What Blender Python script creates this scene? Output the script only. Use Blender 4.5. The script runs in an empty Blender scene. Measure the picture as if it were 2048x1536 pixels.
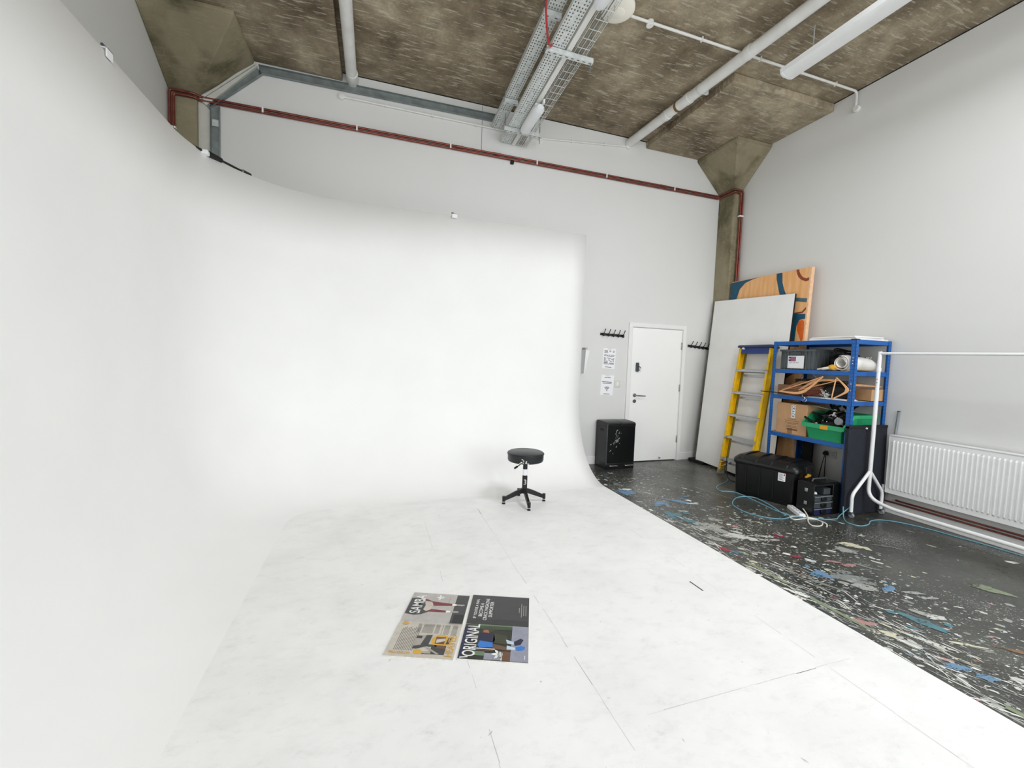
import bpy, bmesh, math, random
from mathutils import Vector, Matrix
PI = math.pi
S = bpy.context.scene
COL = S.collection
rnd = random.Random(7)

# ------------------------------------------------------------------ materials
def lin(h):
    if isinstance(h, str):
        h = h.lstrip('#'); c = [int(h[i:i + 2], 16) / 255 for i in (0, 2, 4)]
    else:
        c = h
    return tuple((v / 12.92 if v <= .04045 else ((v + .055) / 1.055) ** 2.4) for v in c) + (1,)

class NT:
    def __init__(s, name):
        s.m = bpy.data.materials.new(name); s.m.use_nodes = True
        s.t = s.m.node_tree; s.n = s.t.nodes; s.b = s.n['Principled BSDF']
    def node(s, kind, **kw):
        n = s.n.new(kind)
        for k, v in kw.items():
            if k.startswith('i_'):
                key = k[2:]; key = int(key) if key.isdigit() else key.replace('_', ' ')
                n.inputs[key].default_value = v
            else:
                setattr(n, k, v)
        return n
    def link(s, a, b): s.t.links.new(a, b)
    def coords(s, scale=(1, 1, 1), rot=(0, 0, 0)):
        tc = s.node('ShaderNodeNewGeometry'); mp = s.node('ShaderNodeMapping')
        mp.inputs['Scale'].default_value = scale; mp.inputs['Rotation'].default_value = rot
        s.link(tc.outputs['Position'], mp.inputs['Vector']); return mp.outputs['Vector']
    def noise(s, scale, detail=4, vec=None, rough=.5):
        n = s.node('ShaderNodeTexNoise'); n.inputs['Scale'].default_value = scale
        n.inputs['Detail'].default_value = detail; n.inputs['Roughness'].default_value = rough
        s.link(vec if vec is not None else s.coords(), n.inputs['Vector']); return n.outputs['Fac']
    def ramp(s, fac, stops):
        r = s.node('ShaderNodeValToRGB'); e = r.color_ramp.elements
        while len(e) < len(stops): e.new(.5)
        for k, (p, c) in enumerate(stops): e[k].position = p; e[k].color = c
        s.link(fac, r.inputs['Fac']); return r.outputs['Color']
    def mix(s, fac, a, b, mode='MIX'):
        m = s.node('ShaderNodeMix', data_type='RGBA', blend_type=mode)
        for sock, v in ((0, fac), (6, a), (7, b)):
            if hasattr(v, 'node'): s.link(v, m.inputs[sock])
            else: m.inputs[sock].default_value = v
        return m.outputs[2]
    def bump(s, h, strength=.3, dist=.01):
        b = s.node('ShaderNodeBump'); b.inputs['Strength'].default_value = strength; b.inputs['Distance'].default_value = dist
        s.link(h, b.inputs['Height']); s.link(b.outputs['Normal'], s.b.inputs['Normal'])

MATS = {}
def pbr(name, col, rough=.5, metal=0, var=.06, scale=8, bump=0, spec=.5, coat=0):
    """procedural paint / plastic / metal: a slightly mottled colour and roughness"""
    if name in MATS: return MATS[name]
    t = NT(name); c = lin(col)
    f = t.noise(scale, 3)
    lo = tuple(max(0, v * (1 - var)) for v in c[:3]) + (1,); hi = tuple(min(1, v * (1 + var)) for v in c[:3]) + (1,)
    t.link(t.ramp(f, [(.3, lo), (.7, hi)]), t.b.inputs['Base Color'])
    t.b.inputs['Roughness'].default_value = rough; t.b.inputs['Metallic'].default_value = metal
    t.b.inputs['Specular IOR Level'].default_value = spec
    t.b.inputs['Coat Weight'].default_value = coat
    if bump: t.bump(t.noise(scale * 12, 3), bump, .004)
    MATS[name] = t.m
    return t.m

WALL = pbr('painted wall', '#dfdfdd', .75, var=.012, scale=1.2, bump=.05)
WALL_BACK = WALL
TRIM = pbr('white gloss trim', '#eeeeec', .4, var=.01)
DOORM = pbr('white door paint', '#f9f9f7', .45, var=.012, scale=2)
WHITE = pbr('white enamel', '#f1f2f2', .32, var=.02)
WPIPE = pbr('white painted pipe', '#e4e4e1', .45, var=.08, scale=6)
CONDUIT = pbr('white conduit', '#e6e6e2', .45, var=.03)
COPPER = pbr('aged copper', '#83463b', .33, .6, var=.25, scale=14)
GALV = pbr('galvanised steel', '#d6dbda', .42, .3, var=.12, scale=25)
GALVD = pbr('dull galvanised steel', '#8e9796', .45, .6, var=.18, scale=12)
ALU = pbr('ribbed aluminium', '#b9bbbb', .35, .75, var=.08, scale=20)
CHROME = pbr('brushed chrome', '#a9a9a7', .25, .95, var=.08)
BLACK = pbr('black plastic', '#0b0c0d', .33, var=.2)
BLACKM = pbr('matt black', '#0a0a0b', .7, var=.2)
BLACKP = pbr('black powder coat', '#0c0c0e', .42, var=.2)
RUBBER = pbr('black rubber', '#0f0f10', .8, var=.2)
VINYL = pbr('black vinyl', '#14181b', .38, var=.15, scale=14, bump=.06)
YELLOW = pbr('yellow fibreglass', '#f0c000', .42, var=.12, scale=14)
NAVY = pbr('navy plastic', '#1d2c52', .45, var=.12)
BLUE = pbr('blue powder coat', '#0a5cab', .35, var=.08)
MDF = pbr('chipboard', '#c2b299', .8, var=.12, scale=60)
CARD = pbr('cardboard', '#c89d74', .8, var=.06, scale=10)
CARDD = pbr('brown board', '#9c7352', .8, var=.1, scale=10)
GREEN = pbr('green plastic', '#27a86e', .4, var=.08, scale=5)
CRATE = pbr('grey plastic crate', '#5d6467', .45, var=.08)
BEECH = pbr('varnished beech', '#e8ae7c', .42, var=.15, scale=40)
DRED = pbr('dark red wood', '#6b2d22', .45, var=.15, scale=40)
OLIVE = pbr('olive cloth', '#4c4a38', .9, var=.2, scale=18, bump=.1)
FOAM = pbr('white foam board', '#ecebe9', .6, var=.015)
CLOTHW = pbr('white vinyl sheet', '#f3f1ed', .5, var=.04, scale=12)
YGLOVE = pbr('yellow cloth', '#e0a93a', .8, var=.15, scale=30)
TEAL = pbr('teal cable', '#74a9bb', .45, var=.06)
WCORD = pbr('white cable', '#e9e8e0', .45, var=.03)
RED = pbr('red cable', '#b0272b', .45, var=.1)
PAPER = pbr('white paper', '#f3f3f6', .8, var=.01)
INK = pbr('black ink', '#26262a', .7, var=.1)
LED = pbr('opal diffuser', '#e9ecee', .3, var=.02)
CREAM = pbr('cream plastic', '#fdf9ec', .45, var=.02)
DARKGREY = pbr('dark grey plastic', '#43484c', .4, var=.1)
BLUEDARK = pbr('dark blue plastic', '#1f2348', .35, var=.2)
SILVER = pbr('bright steel', '#c9cacb', .25, .9, var=.06)
GREYTAPE = pbr('grey tape', '#8c9094', .5, var=.1)
TAPE_Y = pbr('orange label', '#e8a429', .6, var=.05)
FELT = None

def concrete(name, base, streak=1.0, wash=.0):
    t = NT(name)
    big = t.noise(1.1, 5, rough=.62)
    c = t.ramp(big, [(.34, lin(base[0])), (.5, lin(base[1])), (.64, lin(base[2]))])
    mid = t.noise(5.5, 6, rough=.7)
    c = t.mix(.75, c, t.ramp(mid, [(.3, (.52, .51, .5, 1)), (.5, (.86, .86, .86, 1)), (.72, (1.3, 1.3, 1.3, 1))]), 'MULTIPLY')
    fine = t.noise(60, 4, rough=.7)
    c = t.mix(.5, c, t.ramp(fine, [(.3, (.6, .6, .6, 1)), (.7, (1.25, 1.25, 1.25, 1))]), 'MULTIPLY')
    # pale flecks dragged along the boards, in two directions
    if streak:
        for ang, sc, lo in ((.25, (3, 22, 6), .585), (1.25, (3, 24, 6), .59)):
            f = t.noise(1.6, 4, t.coords(sc, (0, 0, ang)), .62)
            k = t.ramp(f, [(lo, (0, 0, 0, 1)), (lo + .06, (1, 1, 1, 1))])
            sep = t.node('ShaderNodeSeparateColor'); t.link(k, sep.inputs[0])
            mu = t.node('ShaderNodeMath', operation='MULTIPLY'); mu.inputs[1].default_value = .5 * streak
            t.link(sep.outputs[0], mu.inputs[0])
            c = t.mix(mu.outputs[0], c, lin('#d2c9b6'))
    if wash:
        w = t.noise(2.6, 3, t.coords((1, 1, .45)), .4)
        k = t.ramp(w, [(.42, (0, 0, 0, 1)), (.55, (1, 1, 1, 1))])
        sep = t.node('ShaderNodeSeparateColor'); t.link(k, sep.inputs[0])
        mu = t.node('ShaderNodeMath', operation='MULTIPLY'); mu.inputs[1].default_value = wash
        t.link(sep.outputs[0], mu.inputs[0])
        c = t.mix(mu.outputs[0], c, lin('#a49a80'))
    t.link(c, t.b.inputs['Base Color']); t.b.inputs['Roughness'].default_value = .85
    t.bump(mid, .5, .02)
    return t.m
CEIL = concrete('board marked concrete', ('#665843', '#94866f', '#b5a88f'), 1.0)
COLM = concrete('stained concrete', ('#575136', '#7f775c', '#9b9277'), .25, .62)

def floor_mat():
    t = NT('dark painted floor')
    a = t.noise(1.3, 5, rough=.6); b = t.noise(14, 5, rough=.7)
    c = t.ramp(a, [(.3, lin('#33342f')), (.52, lin('#4a4b46')), (.75, lin('#62635d'))])
    c = t.mix(.6, c, t.ramp(b, [(.3, (.55, .55, .55, 1)), (.7, (1.2, 1.2, 1.2, 1))]), 'MULTIPLY')
    # fine paint spatter
    sp = t.noise(48, 3, t.coords((1, 2.2, 1), (0, 0, .8)), .6)
    dens = t.noise(1.1, 2)
    ad = t.node('ShaderNodeMath', operation='MULTIPLY_ADD'); ad.inputs[1].default_value = .55; t.link(dens, ad.inputs[0]); t.link(sp, ad.inputs[2])
    k = t.ramp(ad.outputs[0], [(.0, (0, 0, 0, 1)), (.93, (0, 0, 0, 1)), (.97, (1, 1, 1, 1))])
    c = t.mix(k, c, lin('#b9b9b2'))
    t.link(c, t.b.inputs['Base Color'])
    t.link(t.ramp(b, [(.3, (.22,) * 3 + (1,)), (.75, (.46,) * 3 + (1,))]), t.b.inputs['Roughness'])
    t.bump(b, .12, .003); return t.m
FLOORM = floor_mat()

def cove_mat(scuff):
    t = NT('white cove paint' + (' scuffed' if scuff else ''))
    c = t.ramp(t.noise(1.6, 4), [(.3, lin('#f5f5f4')), (.7, lin('#f9f9f8'))])
    if scuff:
        s0 = t.noise(2.2, 4, rough=.6)
        c = t.mix(.8, c, t.ramp(s0, [(.3, lin('#f5f5f5')), (.6, (1, 1, 1, 1))]), 'MULTIPLY')
        s1 = t.noise(7, 7, t.coords((1, 1.7, 1), (0, 0, .5)), .78)
        c = t.mix(.45, c, t.ramp(s1, [(.28, lin('#cccccc')), (.38, lin('#f3f3f3')), (.50, (1, 1, 1, 1))]), 'MULTIPLY')
        s2 = t.noise(55, 3, t.coords((1, 1.6, 1), (0, 0, -.4)), .7)
        c = t.mix(.45, c, t.ramp(s2, [(.22, lin('#9a9a9c')), (.31, (1, 1, 1, 1))]), 'MULTIPLY')
        t.bump(t.noise(22, 6, rough=.65), .10, .008)
    t.link(c, t.b.inputs['Base Color']); t.b.inputs['Roughness'].default_value = .55 if scuff else .7
    t.b.inputs['Specular IOR Level'].default_value = .35
    return t.m
COVE = cove_mat(False); COVEF = cove_mat(True)
SEAM = pbr('seam grey', '#d0d0d0', .8, var=.1)  # grey of the board joints and paler scuffs on the cove floor
SCUFF = pbr('dark scuff', '#5a5a5c', .8, var=.2)

def felt_mat():
    t = NT('navy loop felt')
    n = t.noise(260, 2); m = t.noise(7, 4)
    c = t.ramp(n, [(.3, lin('#13161e')), (.7, lin('#282c37'))])
    c = t.mix(.5, c, t.ramp(m, [(.3, (.75,) * 3 + (1,)), (.7, (1.2,) * 3 + (1,))]), 'MULTIPLY')
    t.link(c, t.b.inputs['Base Color']); t.b.inputs['Roughness'].default_value = .95; t.bump(n, .5, .004); return t.m
FELT = felt_mat()
def ply_mat():
    t = NT('birch plywood'); 
    g = t.noise(2.2, 6, t.coords((9, 9, .9)), .6)
    c = t.ramp(g, [(.3, lin('#e6a665')), (.55, lin('#f2b97e')), (.75, lin('#f8c998'))])
    t.link(c, t.b.inputs['Base Color']); t.b.inputs['Roughness'].default_value = .6; return t.m
PLY = ply_mat()
PINE = pbr('pine batten', '#ecc19a', .6, var=.1, scale=25)
ART_BLUE = pbr('petrol blue paint', '#15506a', .55, var=.12, scale=20)
ART_GREY = pbr('slate blue paint', '#4f6670', .55, var=.2, scale=25)
ART_BROWN = pbr('brick brown paint', '#8d3f22', .55, var=.1, scale=20)
ART_ORANGE = pbr('orange paint', '#dd6317', .5, var=.08, scale=20)

# ------------------------------------------------------------------ mesh builder
ROOTLOC = {}
class MB:
    def __init__(s): s.v = []; s.f = []; s.mi = []
    def add(s, verts, faces, m=0):
        o = len(s.v); s.v += [Vector(p) for p in verts]
        s.f += [tuple(i + o for i in f) for f in faces]; s.mi += [m] * len(faces); return s
    def box(s, lo, hi, m=0, mat=None):
        x0, y0, z0 = lo; x1, y1, z1 = hi
        p = [(x0, y0, z0), (x1, y0, z0), (x1, y1, z0), (x0, y1, z0), (x0, y0, z1), (x1, y0, z1), (x1, y1, z1), (x0, y1, z1)]
        if mat is not None: p = [mat @ Vector(q) for q in p]
        return s.add(p, [(3, 2, 1, 0), (4, 5, 6, 7), (0, 1, 5, 4), (1, 2, 6, 5), (2, 3, 7, 6), (3, 0, 4, 7)], m)
    def hexa(s, b, t, m=0):       # two quads (bottom, top), same winding
        return s.add(list(b) + list(t), [(3, 2, 1, 0), (4, 5, 6, 7), (0, 1, 5, 4), (1, 2, 6, 5), (2, 3, 7, 6), (3, 0, 4, 7)], m)
    def loft(s, loops, m=0, cap=True, closed=True):
        n = len(loops[0]); vs = [p for l in loops for p in l]; fs = []
        for i in range(len(loops) - 1):
            for j in range(n if closed else n - 1):
                a, b = i * n + j, i * n + (j + 1) % n
                fs.append((a, b, b + n, a + n))
        if cap:
            fs.append(tuple(range(n - 1, -1, -1))); k = (len(loops) - 1) * n; fs.append(tuple(range(k, k + n)))
        return s.add(vs, fs, m)
    def tube(s, pts, r, n=10, m=0, cap=True, closed=False):
        pts = [Vector(p) for p in pts]; N = len(pts)
        rr = r if isinstance(r, (list, tuple)) else [r] * N
        tang = []
        for i in range(N):
            if closed: d = pts[(i + 1) % N] - pts[i - 1]
            else: d = pts[min(i + 1, N - 1)] - pts[max(i - 1, 0)]
            tang.append(d.normalized())
        t0 = tang[0]; up = Vector((0, 0, 1)) if abs(t0.z) < .9 else Vector((1, 0, 0))
        u = t0.cross(up).normalized(); loops = []
        for i in range(N):
            u = (u - tang[i] * u.dot(tang[i])).normalized(); w = tang[i].cross(u)
            loops.append([pts[i] + (u * math.cos(a) + w * math.sin(a)) * rr[i] for a in (2 * PI * k / n for k in range(n))])
        if closed: loops.append(loops[0]); cap = False
        return s.loft(loops, m, cap)
    def cyl(s, a, b, r, r2=None, n=20, m=0): return s.tube([a, b], [r, r if r2 is None else r2], n, m)
    def lathe(s, prof, c, n=32, m=0, axis='z'):
        loops = []
        for r, z in prof:
            l = []
            for k in range(n):
                a = 2 * PI * k / n; q = (r * math.cos(a), r * math.sin(a), z)
                if axis == 'x': q = (q[2], q[0], q[1])
                if axis == 'y': q = (q[1], q[2], q[0])
                l.append(Vector(q) + Vector(c))
            loops.append(l)
        return s.loft(loops, m)
    def poly(s, pts, m=0): return s.add(pts, [tuple(range(len(pts)))], m)
    def prism(s, pts, vec, m=0):
        vec = Vector(vec); a = [Vector(p) for p in pts]
        return s.loft([a, [p + vec for p in a]], m)
    def text(s, body, origin, right, up, w, h, m=0):
        """lettering fitted into a w x h box lying at origin"""
        cu = bpy.data.curves.new('lettering', 'FONT'); cu.body = body; cu.offset = .012
        ob = bpy.data.objects.new('lettering', cu); me = bpy.data.meshes.new_from_object(ob)
        xs = [v.co.x for v in me.vertices]; ys = [v.co.y for v in me.vertices]
        if xs:
            x0, x1, y0, y1 = min(xs), max(xs), min(ys), max(ys)
            R, U, O = Vector(right).normalized(), Vector(up).normalized(), Vector(origin)
            s.add([O + R * ((v.co.x - x0) / (x1 - x0) * w) + U * ((v.co.y - y0) / (y1 - y0) * h) for v in me.vertices],
                  [tuple(p.vertices) for p in me.polygons], m)
        bpy.data.objects.remove(ob); bpy.data.curves.remove(cu); bpy.data.meshes.remove(me)
        return s
    def build(s, name, mats, parent=None, bevel=0, smooth=35, seg=2, fix=True, solid=0):
        off = Vector((0, 0, 0)); p = parent
        if p is not None:
            off = ROOTLOC[p]; 
        me = bpy.data.meshes.new(name)
        me.from_pydata([v - off for v in s.v], [], s.f)
        mats = mats if isinstance(mats, (list, tuple)) else [mats]
        for x in mats: me.materials.append(x)
        for k, pl in enumerate(me.polygons): pl.material_index = s.mi[k]
        if fix:
            bm = bmesh.new(); bm.from_mesh(me); bmesh.ops.recalc_face_normals(bm, faces=bm.faces); bm.to_mesh(me); bm.free()
        if smooth:
            me.polygons.foreach_set('use_smooth', [True] * len(me.polygons)); me.set_sharp_from_angle(angle=math.radians(smooth))
        o = bpy.data.objects.new(name, me); COL.objects.link(o)
        if parent is not None:
            o.parent = parent; ROOTLOC[o] = ROOTLOC[parent]
        else: ROOTLOC[o] = Vector((0, 0, 0))
        if solid:
            md = o.modifiers.new('thickness', 'SOLIDIFY'); md.thickness = solid; md.offset = -1
        if bevel:
            md = o.modifiers.new('edge', 'BEVEL'); md.width = bevel; md.segments = seg; md.limit_method = 'ANGLE'; md.angle_limit = math.radians(40)
        return o

def tag(o, label, cat, group=None, kind=None):
    if kind: o['kind'] = kind
    if label: o['label'] = label
    if cat: o['category'] = cat
    if group: o['group'] = group
    return o
def thing(name, label, cat, loc=(0, 0, 0), rotz=0, group=None, local=False, rot=None):
    o = bpy.data.objects.new(name, None); COL.objects.link(o); o.empty_display_size = .1
    o.location = loc; o.rotation_euler = rot if rot else (0, 0, rotz)
    ROOTLOC[o] = Vector((0, 0, 0)) if local else Vector(loc)
    return tag(o, label, cat, group)
def struct(mb, name, mats, **kw):
    o = mb.build(name, mats, **kw); o['kind'] = 'structure'; return o
def dup(root, loc, label, rot=None, cat=None):
    r = root.copy(); COL.objects.link(r); r.location = loc; r['label'] = label
    if rot is not None: r.rotation_euler = rot
    for ch in list(root.children):
        c = ch.copy(); COL.objects.link(c); c.parent = r
        for g in list(ch.children):
            d = g.copy(); COL.objects.link(d); d.parent = c
    return r
def fillet(pts, r, k=6):
    pts = [Vector(p) for p in pts]; out = [pts[0]]
    for i in range(1, len(pts) - 1):
        a, b, c = pts[i - 1], pts[i], pts[i + 1]
        d1, d2 = (a - b), (c - b); q = min(r, d1.length * .49, d2.length * .49)
        p0, p1 = b + d1.normalized() * q, b + d2.normalized() * q
        for j in range(k + 1):
            t = j / k; out.append(p0 * (1 - t) ** 2 + b * 2 * t * (1 - t) + p1 * t * t)
    return out + [pts[-1]]
def spline(pts, k=8, closed=False):
    P = [Vector(p) for p in pts]; N = len(P); out = []
    rng = range(N) if closed else range(N - 1)
    for i in rng:
        p1, p2 = P[i], P[(i + 1) % N]
        p0 = P[i - 1] if (closed or i > 0) else p1 * 2 - p2
        p3 = P[(i + 2) % N] if (closed or i + 2 < N) else p2 * 2 - p1
        for j in range(k):
            t = j / k
            out.append(.5 * ((2 * p1) + (p2 - p0) * t + (2 * p0 - 5 * p1 + 4 * p2 - p3) * t * t + (3 * p1 - p0 - 3 * p2 + p3) * t ** 3))
    if not closed: out.append(P[-1])
    return out
def rrect(x0, y0, x1, y1, r, z, n=5):
    out = []
    for cx, cy, a0 in ((x1 - r, y1 - r, 0), (x0 + r, y1 - r, PI / 2), (x0 + r, y0 + r, PI), (x1 - r, y0 + r, 1.5 * PI)):
        for k in range(n + 1):
            a = a0 + PI / 2 * k / n; out.append(Vector((cx + r * math.cos(a), cy + r * math.sin(a), z)))
    return out

# ------------------------------------------------------------------ room shell
XL, XR, YB, YF, H = -2.05, 5.225, 5.379, -3.2, 4.71
DX0, DX1, DZ = 3.60, 4.525, 2.05
mb = MB()
mb.box((XL - .2, YB, -.1), (DX0, YB + .2, H)); mb.box((DX1, YB, -.1), (XR + .2, YB + .2, H)); mb.box((DX0, YB, DZ), (DX1, YB + .2, H))
struct(mb, 'wall_back', WALL, smooth=0)
struct(MB().box((XL - .2, YF - .2, -.1), (XL, YB, H)), 'wall_left', WALL, smooth=0)
# right wall with one window and front wall with a row of windows, all behind the camera
def wall_with_holes(name, axis, plane, thick, a0, a1, holes):
    mb = MB()
    def bx(p0, p1, z0, z1):
        if axis == 'x': mb.box((min(plane, plane + thick), p0, z0), (max(plane, plane + thick), p1, z1))
        else: mb.box((p0, min(plane, plane + thick), z0), (p1, max(plane, plane + thick), z1))
    cur = a0
    for h0, h1, z0, z1 in holes:
        bx(cur, h0, -.1, H); bx(h0, h1, -.1, z0); bx(h0, h1, z1, H); cur = h1
    bx(cur, a1, -.1, H); return struct(mb, name, WALL, smooth=0)
RW = []
FW = [(-1.2, 1.0, .9, 4.1), (1.4, 2.8, .9, 4.1), (3.2, 5.0, .9, 4.1)]
wall_with_holes('wall_right', 'x', XR, .2, YF, YB, RW)
wall_with_holes('wall_front', 'y', YF, -.2, XL, XR + .2, FW)
struct(MB().box((XL - .2, YF - .2, H), (XR + .2, YB + .2, H + .2)), 'ceiling', CEIL, smooth=0)

def glass_mat():
    t = NT('window glass'); t.n.remove(t.b)
    tr = t.node('ShaderNodeBsdfTransparent'); gl = t.node('ShaderNodeBsdfGlossy'); gl.inputs['Roughness'].default_value = .02
    mx = t.node('ShaderNodeMixShader'); mx.inputs[0].default_value = .06
    t.link(tr.outputs[0], mx.inputs[1]); t.link(gl.outputs[0], mx.inputs[2]); t.link(mx.outputs[0], t.n['Material Output'].inputs[0]); return t.m
GLASS = glass_mat()
n = 0
for axis, plane, holes, s in (('y', YF, FW, -1), ('x', XR, RW, 1)):
    for h0, h1, z0, z1 in holes:
        n += 1; fr = MB(); pn = MB(); d0, d1 = sorted((plane + s * .06, plane + s * .12))
        def bx(m, p0, p1, a, b, e=0):
            if axis == 'y': m.box((p0, d0 + e, a), (p1, d1 - e, b))
            else: m.box((d0 + e, p0, a), (d1 - e, p1, b))
        for p in (h0, (h0 + h1) / 2 - .025, h1 - .05): bx(fr, p, p + .05, z0, z1)
        for z in (z0, z0 + (z1 - z0) * .62, z1 - .05): bx(fr, h0, h1, z, z + .05)
        bx(pn, h0, h1, z0, z1, .027)
        f = struct(fr, 'window_%d' % n, TRIM, smooth=0); pn.build('pane', GLASS, f, smooth=0)

# black strip imitating the shadow gap where walls meet the concrete
mb = MB()
mb.box((XL, YB - .004, H - .010), (XR, YB - .0005, H - .0005)); mb.box((XR - .004, YF, H - .010), (XR - .0005, YB, H - .0005))
struct(mb, 'shadow_gap_strip', BLACKM, smooth=0)
# floor: slab, spattered paint marks set into the same mesh
mb = MB(); mb.box((XL - .2, YF - .2, -.12), (XR + .2, YB + .2, 0))
PAINT = ['#d3d4cf', '#a9aba6', '#8b8f8c', '#d6d3b8', '#6d92b3', '#568490', '#b58a86', '#a03a50', '#8b967a', '#8f6a4c', '#6c6f70', '#efefe9']
def worn(c):
    t = NT('worn paint %s' % c)
    n1 = t.noise(38, 5, t.coords((1, 1.8, 1), (0, 0, .8)), .72); n2 = t.noise(9, 4, rough=.6)
    ad = t.node('ShaderNodeMath', operation='MULTIPLY_ADD'); ad.inputs[1].default_value = .7; t.link(n2, ad.inputs[0]); t.link(n1, ad.inputs[2])
    k = t.ramp(ad.outputs[0], [(.70, (0, 0, 0, 1)), (.82, (1, 1, 1, 1))])
    t.link(t.mix(k, lin('#45463f'), lin(c)), t.b.inputs['Base Color']); t.b.inputs['Roughness'].default_value = .42
    return t.m
pm = [pbr('paint mark %s' % c, c, .4, var=.12, scale=30) for c in PAINT] + [worn(c) for c in PAINT]
def splat(x, y, L, W, ang, m, n=9, z=None):
    if z is None: z = .0008 + rnd.random() * .0005
    pts = []; ph = rnd.random() * 6
    for k in range(n):
        a = 2 * PI * k / n; j = .62 + .55 * rnd.random()
        u, v = L * j * math.cos(a), W * j * math.sin(a)
        pts.append((x + u * math.cos(ang) - v * math.sin(ang), y + u * math.sin(ang) + v * math.cos(ang), z))
    mb.poly(pts, m)
DIR = -.82
cnt = 0
while cnt < 8200:
    x = 2.66 + abs(rnd.gauss(0, .85)) if rnd.random() < .8 else rnd.uniform(2.66, 5.1)
    y = rnd.uniform(.2, 4.95)
    if x > 5.05: continue
    p = 1.0 if x < 3.9 else .35
    if y > 3.3: p *= .42 if x < 3.0 else (.30 if x < 3.7 else .16)
    if x > 3.6 and y < 2.1: p *= .45
    if 3.0 < y and x > 4.2: p *= .25
    if y > 4.5 and x < 3.5: p = .5
    if rnd.random() > p: continue
    L = min(.05, .0044 * math.exp(rnd.gauss(0, .8))); W = L * rnd.uniform(.22, .8)
    a = rnd.gauss(DIR, .45)
    m = rnd.choices(range(12), [30, 22, 14, 6, 2, 2, 2, .7, 1.5, .8, 8, 12])[0]
    splat(x, y, L, W, a, m + 1, 7); cnt += 1
for k in range(420):     # longer drags next to the cove edge
    x = 2.655 + abs(rnd.gauss(0, .22)); y = rnd.uniform(.4, 3.4)
    L = rnd.uniform(.02, .11); splat(x, y, L, rnd.uniform(.002, .006), rnd.gauss(-1.35, .28), rnd.choice([1, 2, 3, 11, 12, 3]), 10, .0014 + k * 1e-6)
NB = [0]
def blot(x, y, L, W, ang, m, k=1):
    for j in range(k):
        q = 0 if j == 0 else 1
        splat(x + q * rnd.gauss(0, L * .55), y + q * rnd.gauss(0, L * .55), L * (1 if j == 0 else rnd.uniform(.15, .5)), W * (1 if j == 0 else rnd.uniform(.2, .7)), ang + rnd.gauss(0, .2), m + 12, 14, .0019 + NB[0] * 4e-6); NB[0] += 1
for a in [(2.79, 4.12, .13, .075, -.5, 5, 4), (2.86, 4.2, .06, .03, -.6, 12, 3), (2.95, 3.69, .10, .06, .2, 5, 5), (3.2, 3.68, .16, .05, -.9, 5, 5), (3.3, 3.6, .07, .02, -.2, 12, 3),
          (2.86, 3.38, .10, .07, -.8, 6, 6), (2.90, 3.2, .09, .05, -.9, 6, 5), (2.99, 2.97, .20, .07, -1.0, 2, 9), (3.08, 2.8, .13, .05, -.9, 1, 5), (2.74, 2.62, .05, .03, -1, 8, 3),
          (2.79, 2.55, .06, .025, -1, 6, 3), (3.22, 2.37, .055, .022, -.6, 8, 2), (3.18, 2.42, .03, .02, -.6, 12, 2), (3.45, 2.72, .10, .016, -.9, 8, 2), (3.3, 2.66, .12, .014, .35, 1, 2),
          (3.28, 2.75, .13, .012, -.3, 1, 2), (3.9, 2.42, .10, .05, -.9, 4, 3), (3.75, 2.34, .09, .05, -.7, 2, 3), (3.43, 2.23, .06, .02, -.6, 7, 3), (3.5, 2.16, .06, .02, -.6, 7, 3),
          (3.40, 1.84, .09, .03, .3, 5, 3), (3.11, 2.10, .09, .05, -.8, 5, 6), (3.28, 1.99, .15, .07, -.7, 3, 8), (3.24, 1.9, .08, .05, -.7, 2, 5), (3.50, 1.76, .075, .022, -.75, 2, 1),
          (3.55, 1.68, .05, .015, -.2, 2, 1), (3.27, 1.58, .09, .03, -1.0, 2, 1), (3.3, 1.53, .06, .03, -.6, 1, 1), (4.12, 1.62, .13, .05, -.8, 9, 2), (3.15, 1.52, .12, .045, -.8, 6, 7),
          (2.81, 1.5, .045, .03, -.9, 4, 4), (2.79, 1.62, .06, .025, -.9, 7, 3), (2.93, 1.44, .16, .012, -1.0, 4, 3), (2.96, 1.4, .13, .018, -1.0, 1, 3), (3.14, 1.32, .09, .012, -.5, 4, 2),
          (2.86, 1.22, .055, .03, -.6, 5, 4), (2.90, 1.14, .05, .03, -.8, 5, 3), (3.35, 1.2, .08, .016, -.6, 10, 2), (2.70, 1.97, .10, .02, -1.2, 12, 7), (2.72, 1.85, .14, .012, -1.35, 1, 6),
          (3.0, 2.0, .12, .02, -1.1, 3, 5), (3.6, 2.1, .09, .02, -.9, 3, 4), (4.2, 2.3, .14, .01, -.8, 3, 2), (3.8, 3.9, .30, .004, -1.0, 1, 1), (3.9, 4.5, .26, .004, -1.3, 2, 1),
          (3.3, 4.3, .12, .006, .1, 2, 2), (3.15, 4.6, .12, .005, -.3, 1, 2)]:
    blot(*a)
for y0, y1 in ((2.38, 2.06), (1.90, 1.55), (1.0, .9)):        # pale green masking tape remains
    x0, x1 = 2.72, 2.735
    mb.poly([(x0, y0, .0034), (x0 + .032, y0 + .01, .0034), (x1 + .03, y1, .0034), (x1, y1 + .02, .0034)], 9)
floor = struct(mb, 'floor', [FLOORM] + pm, smooth=0, fix=False)

# baseboards
struct(MB().box((2.5, YB - .014, 0), (3.552, YB, .115)).box((4.575, YB - .014, 0), (5.06, YB, .115)), 'baseboard_back', TRIM, bevel=.004)
struct(MB().box((XR - .016, YF, 0), (XR, 5.08, .115)), 'baseboard_right', TRIM, bevel=.004)

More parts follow.
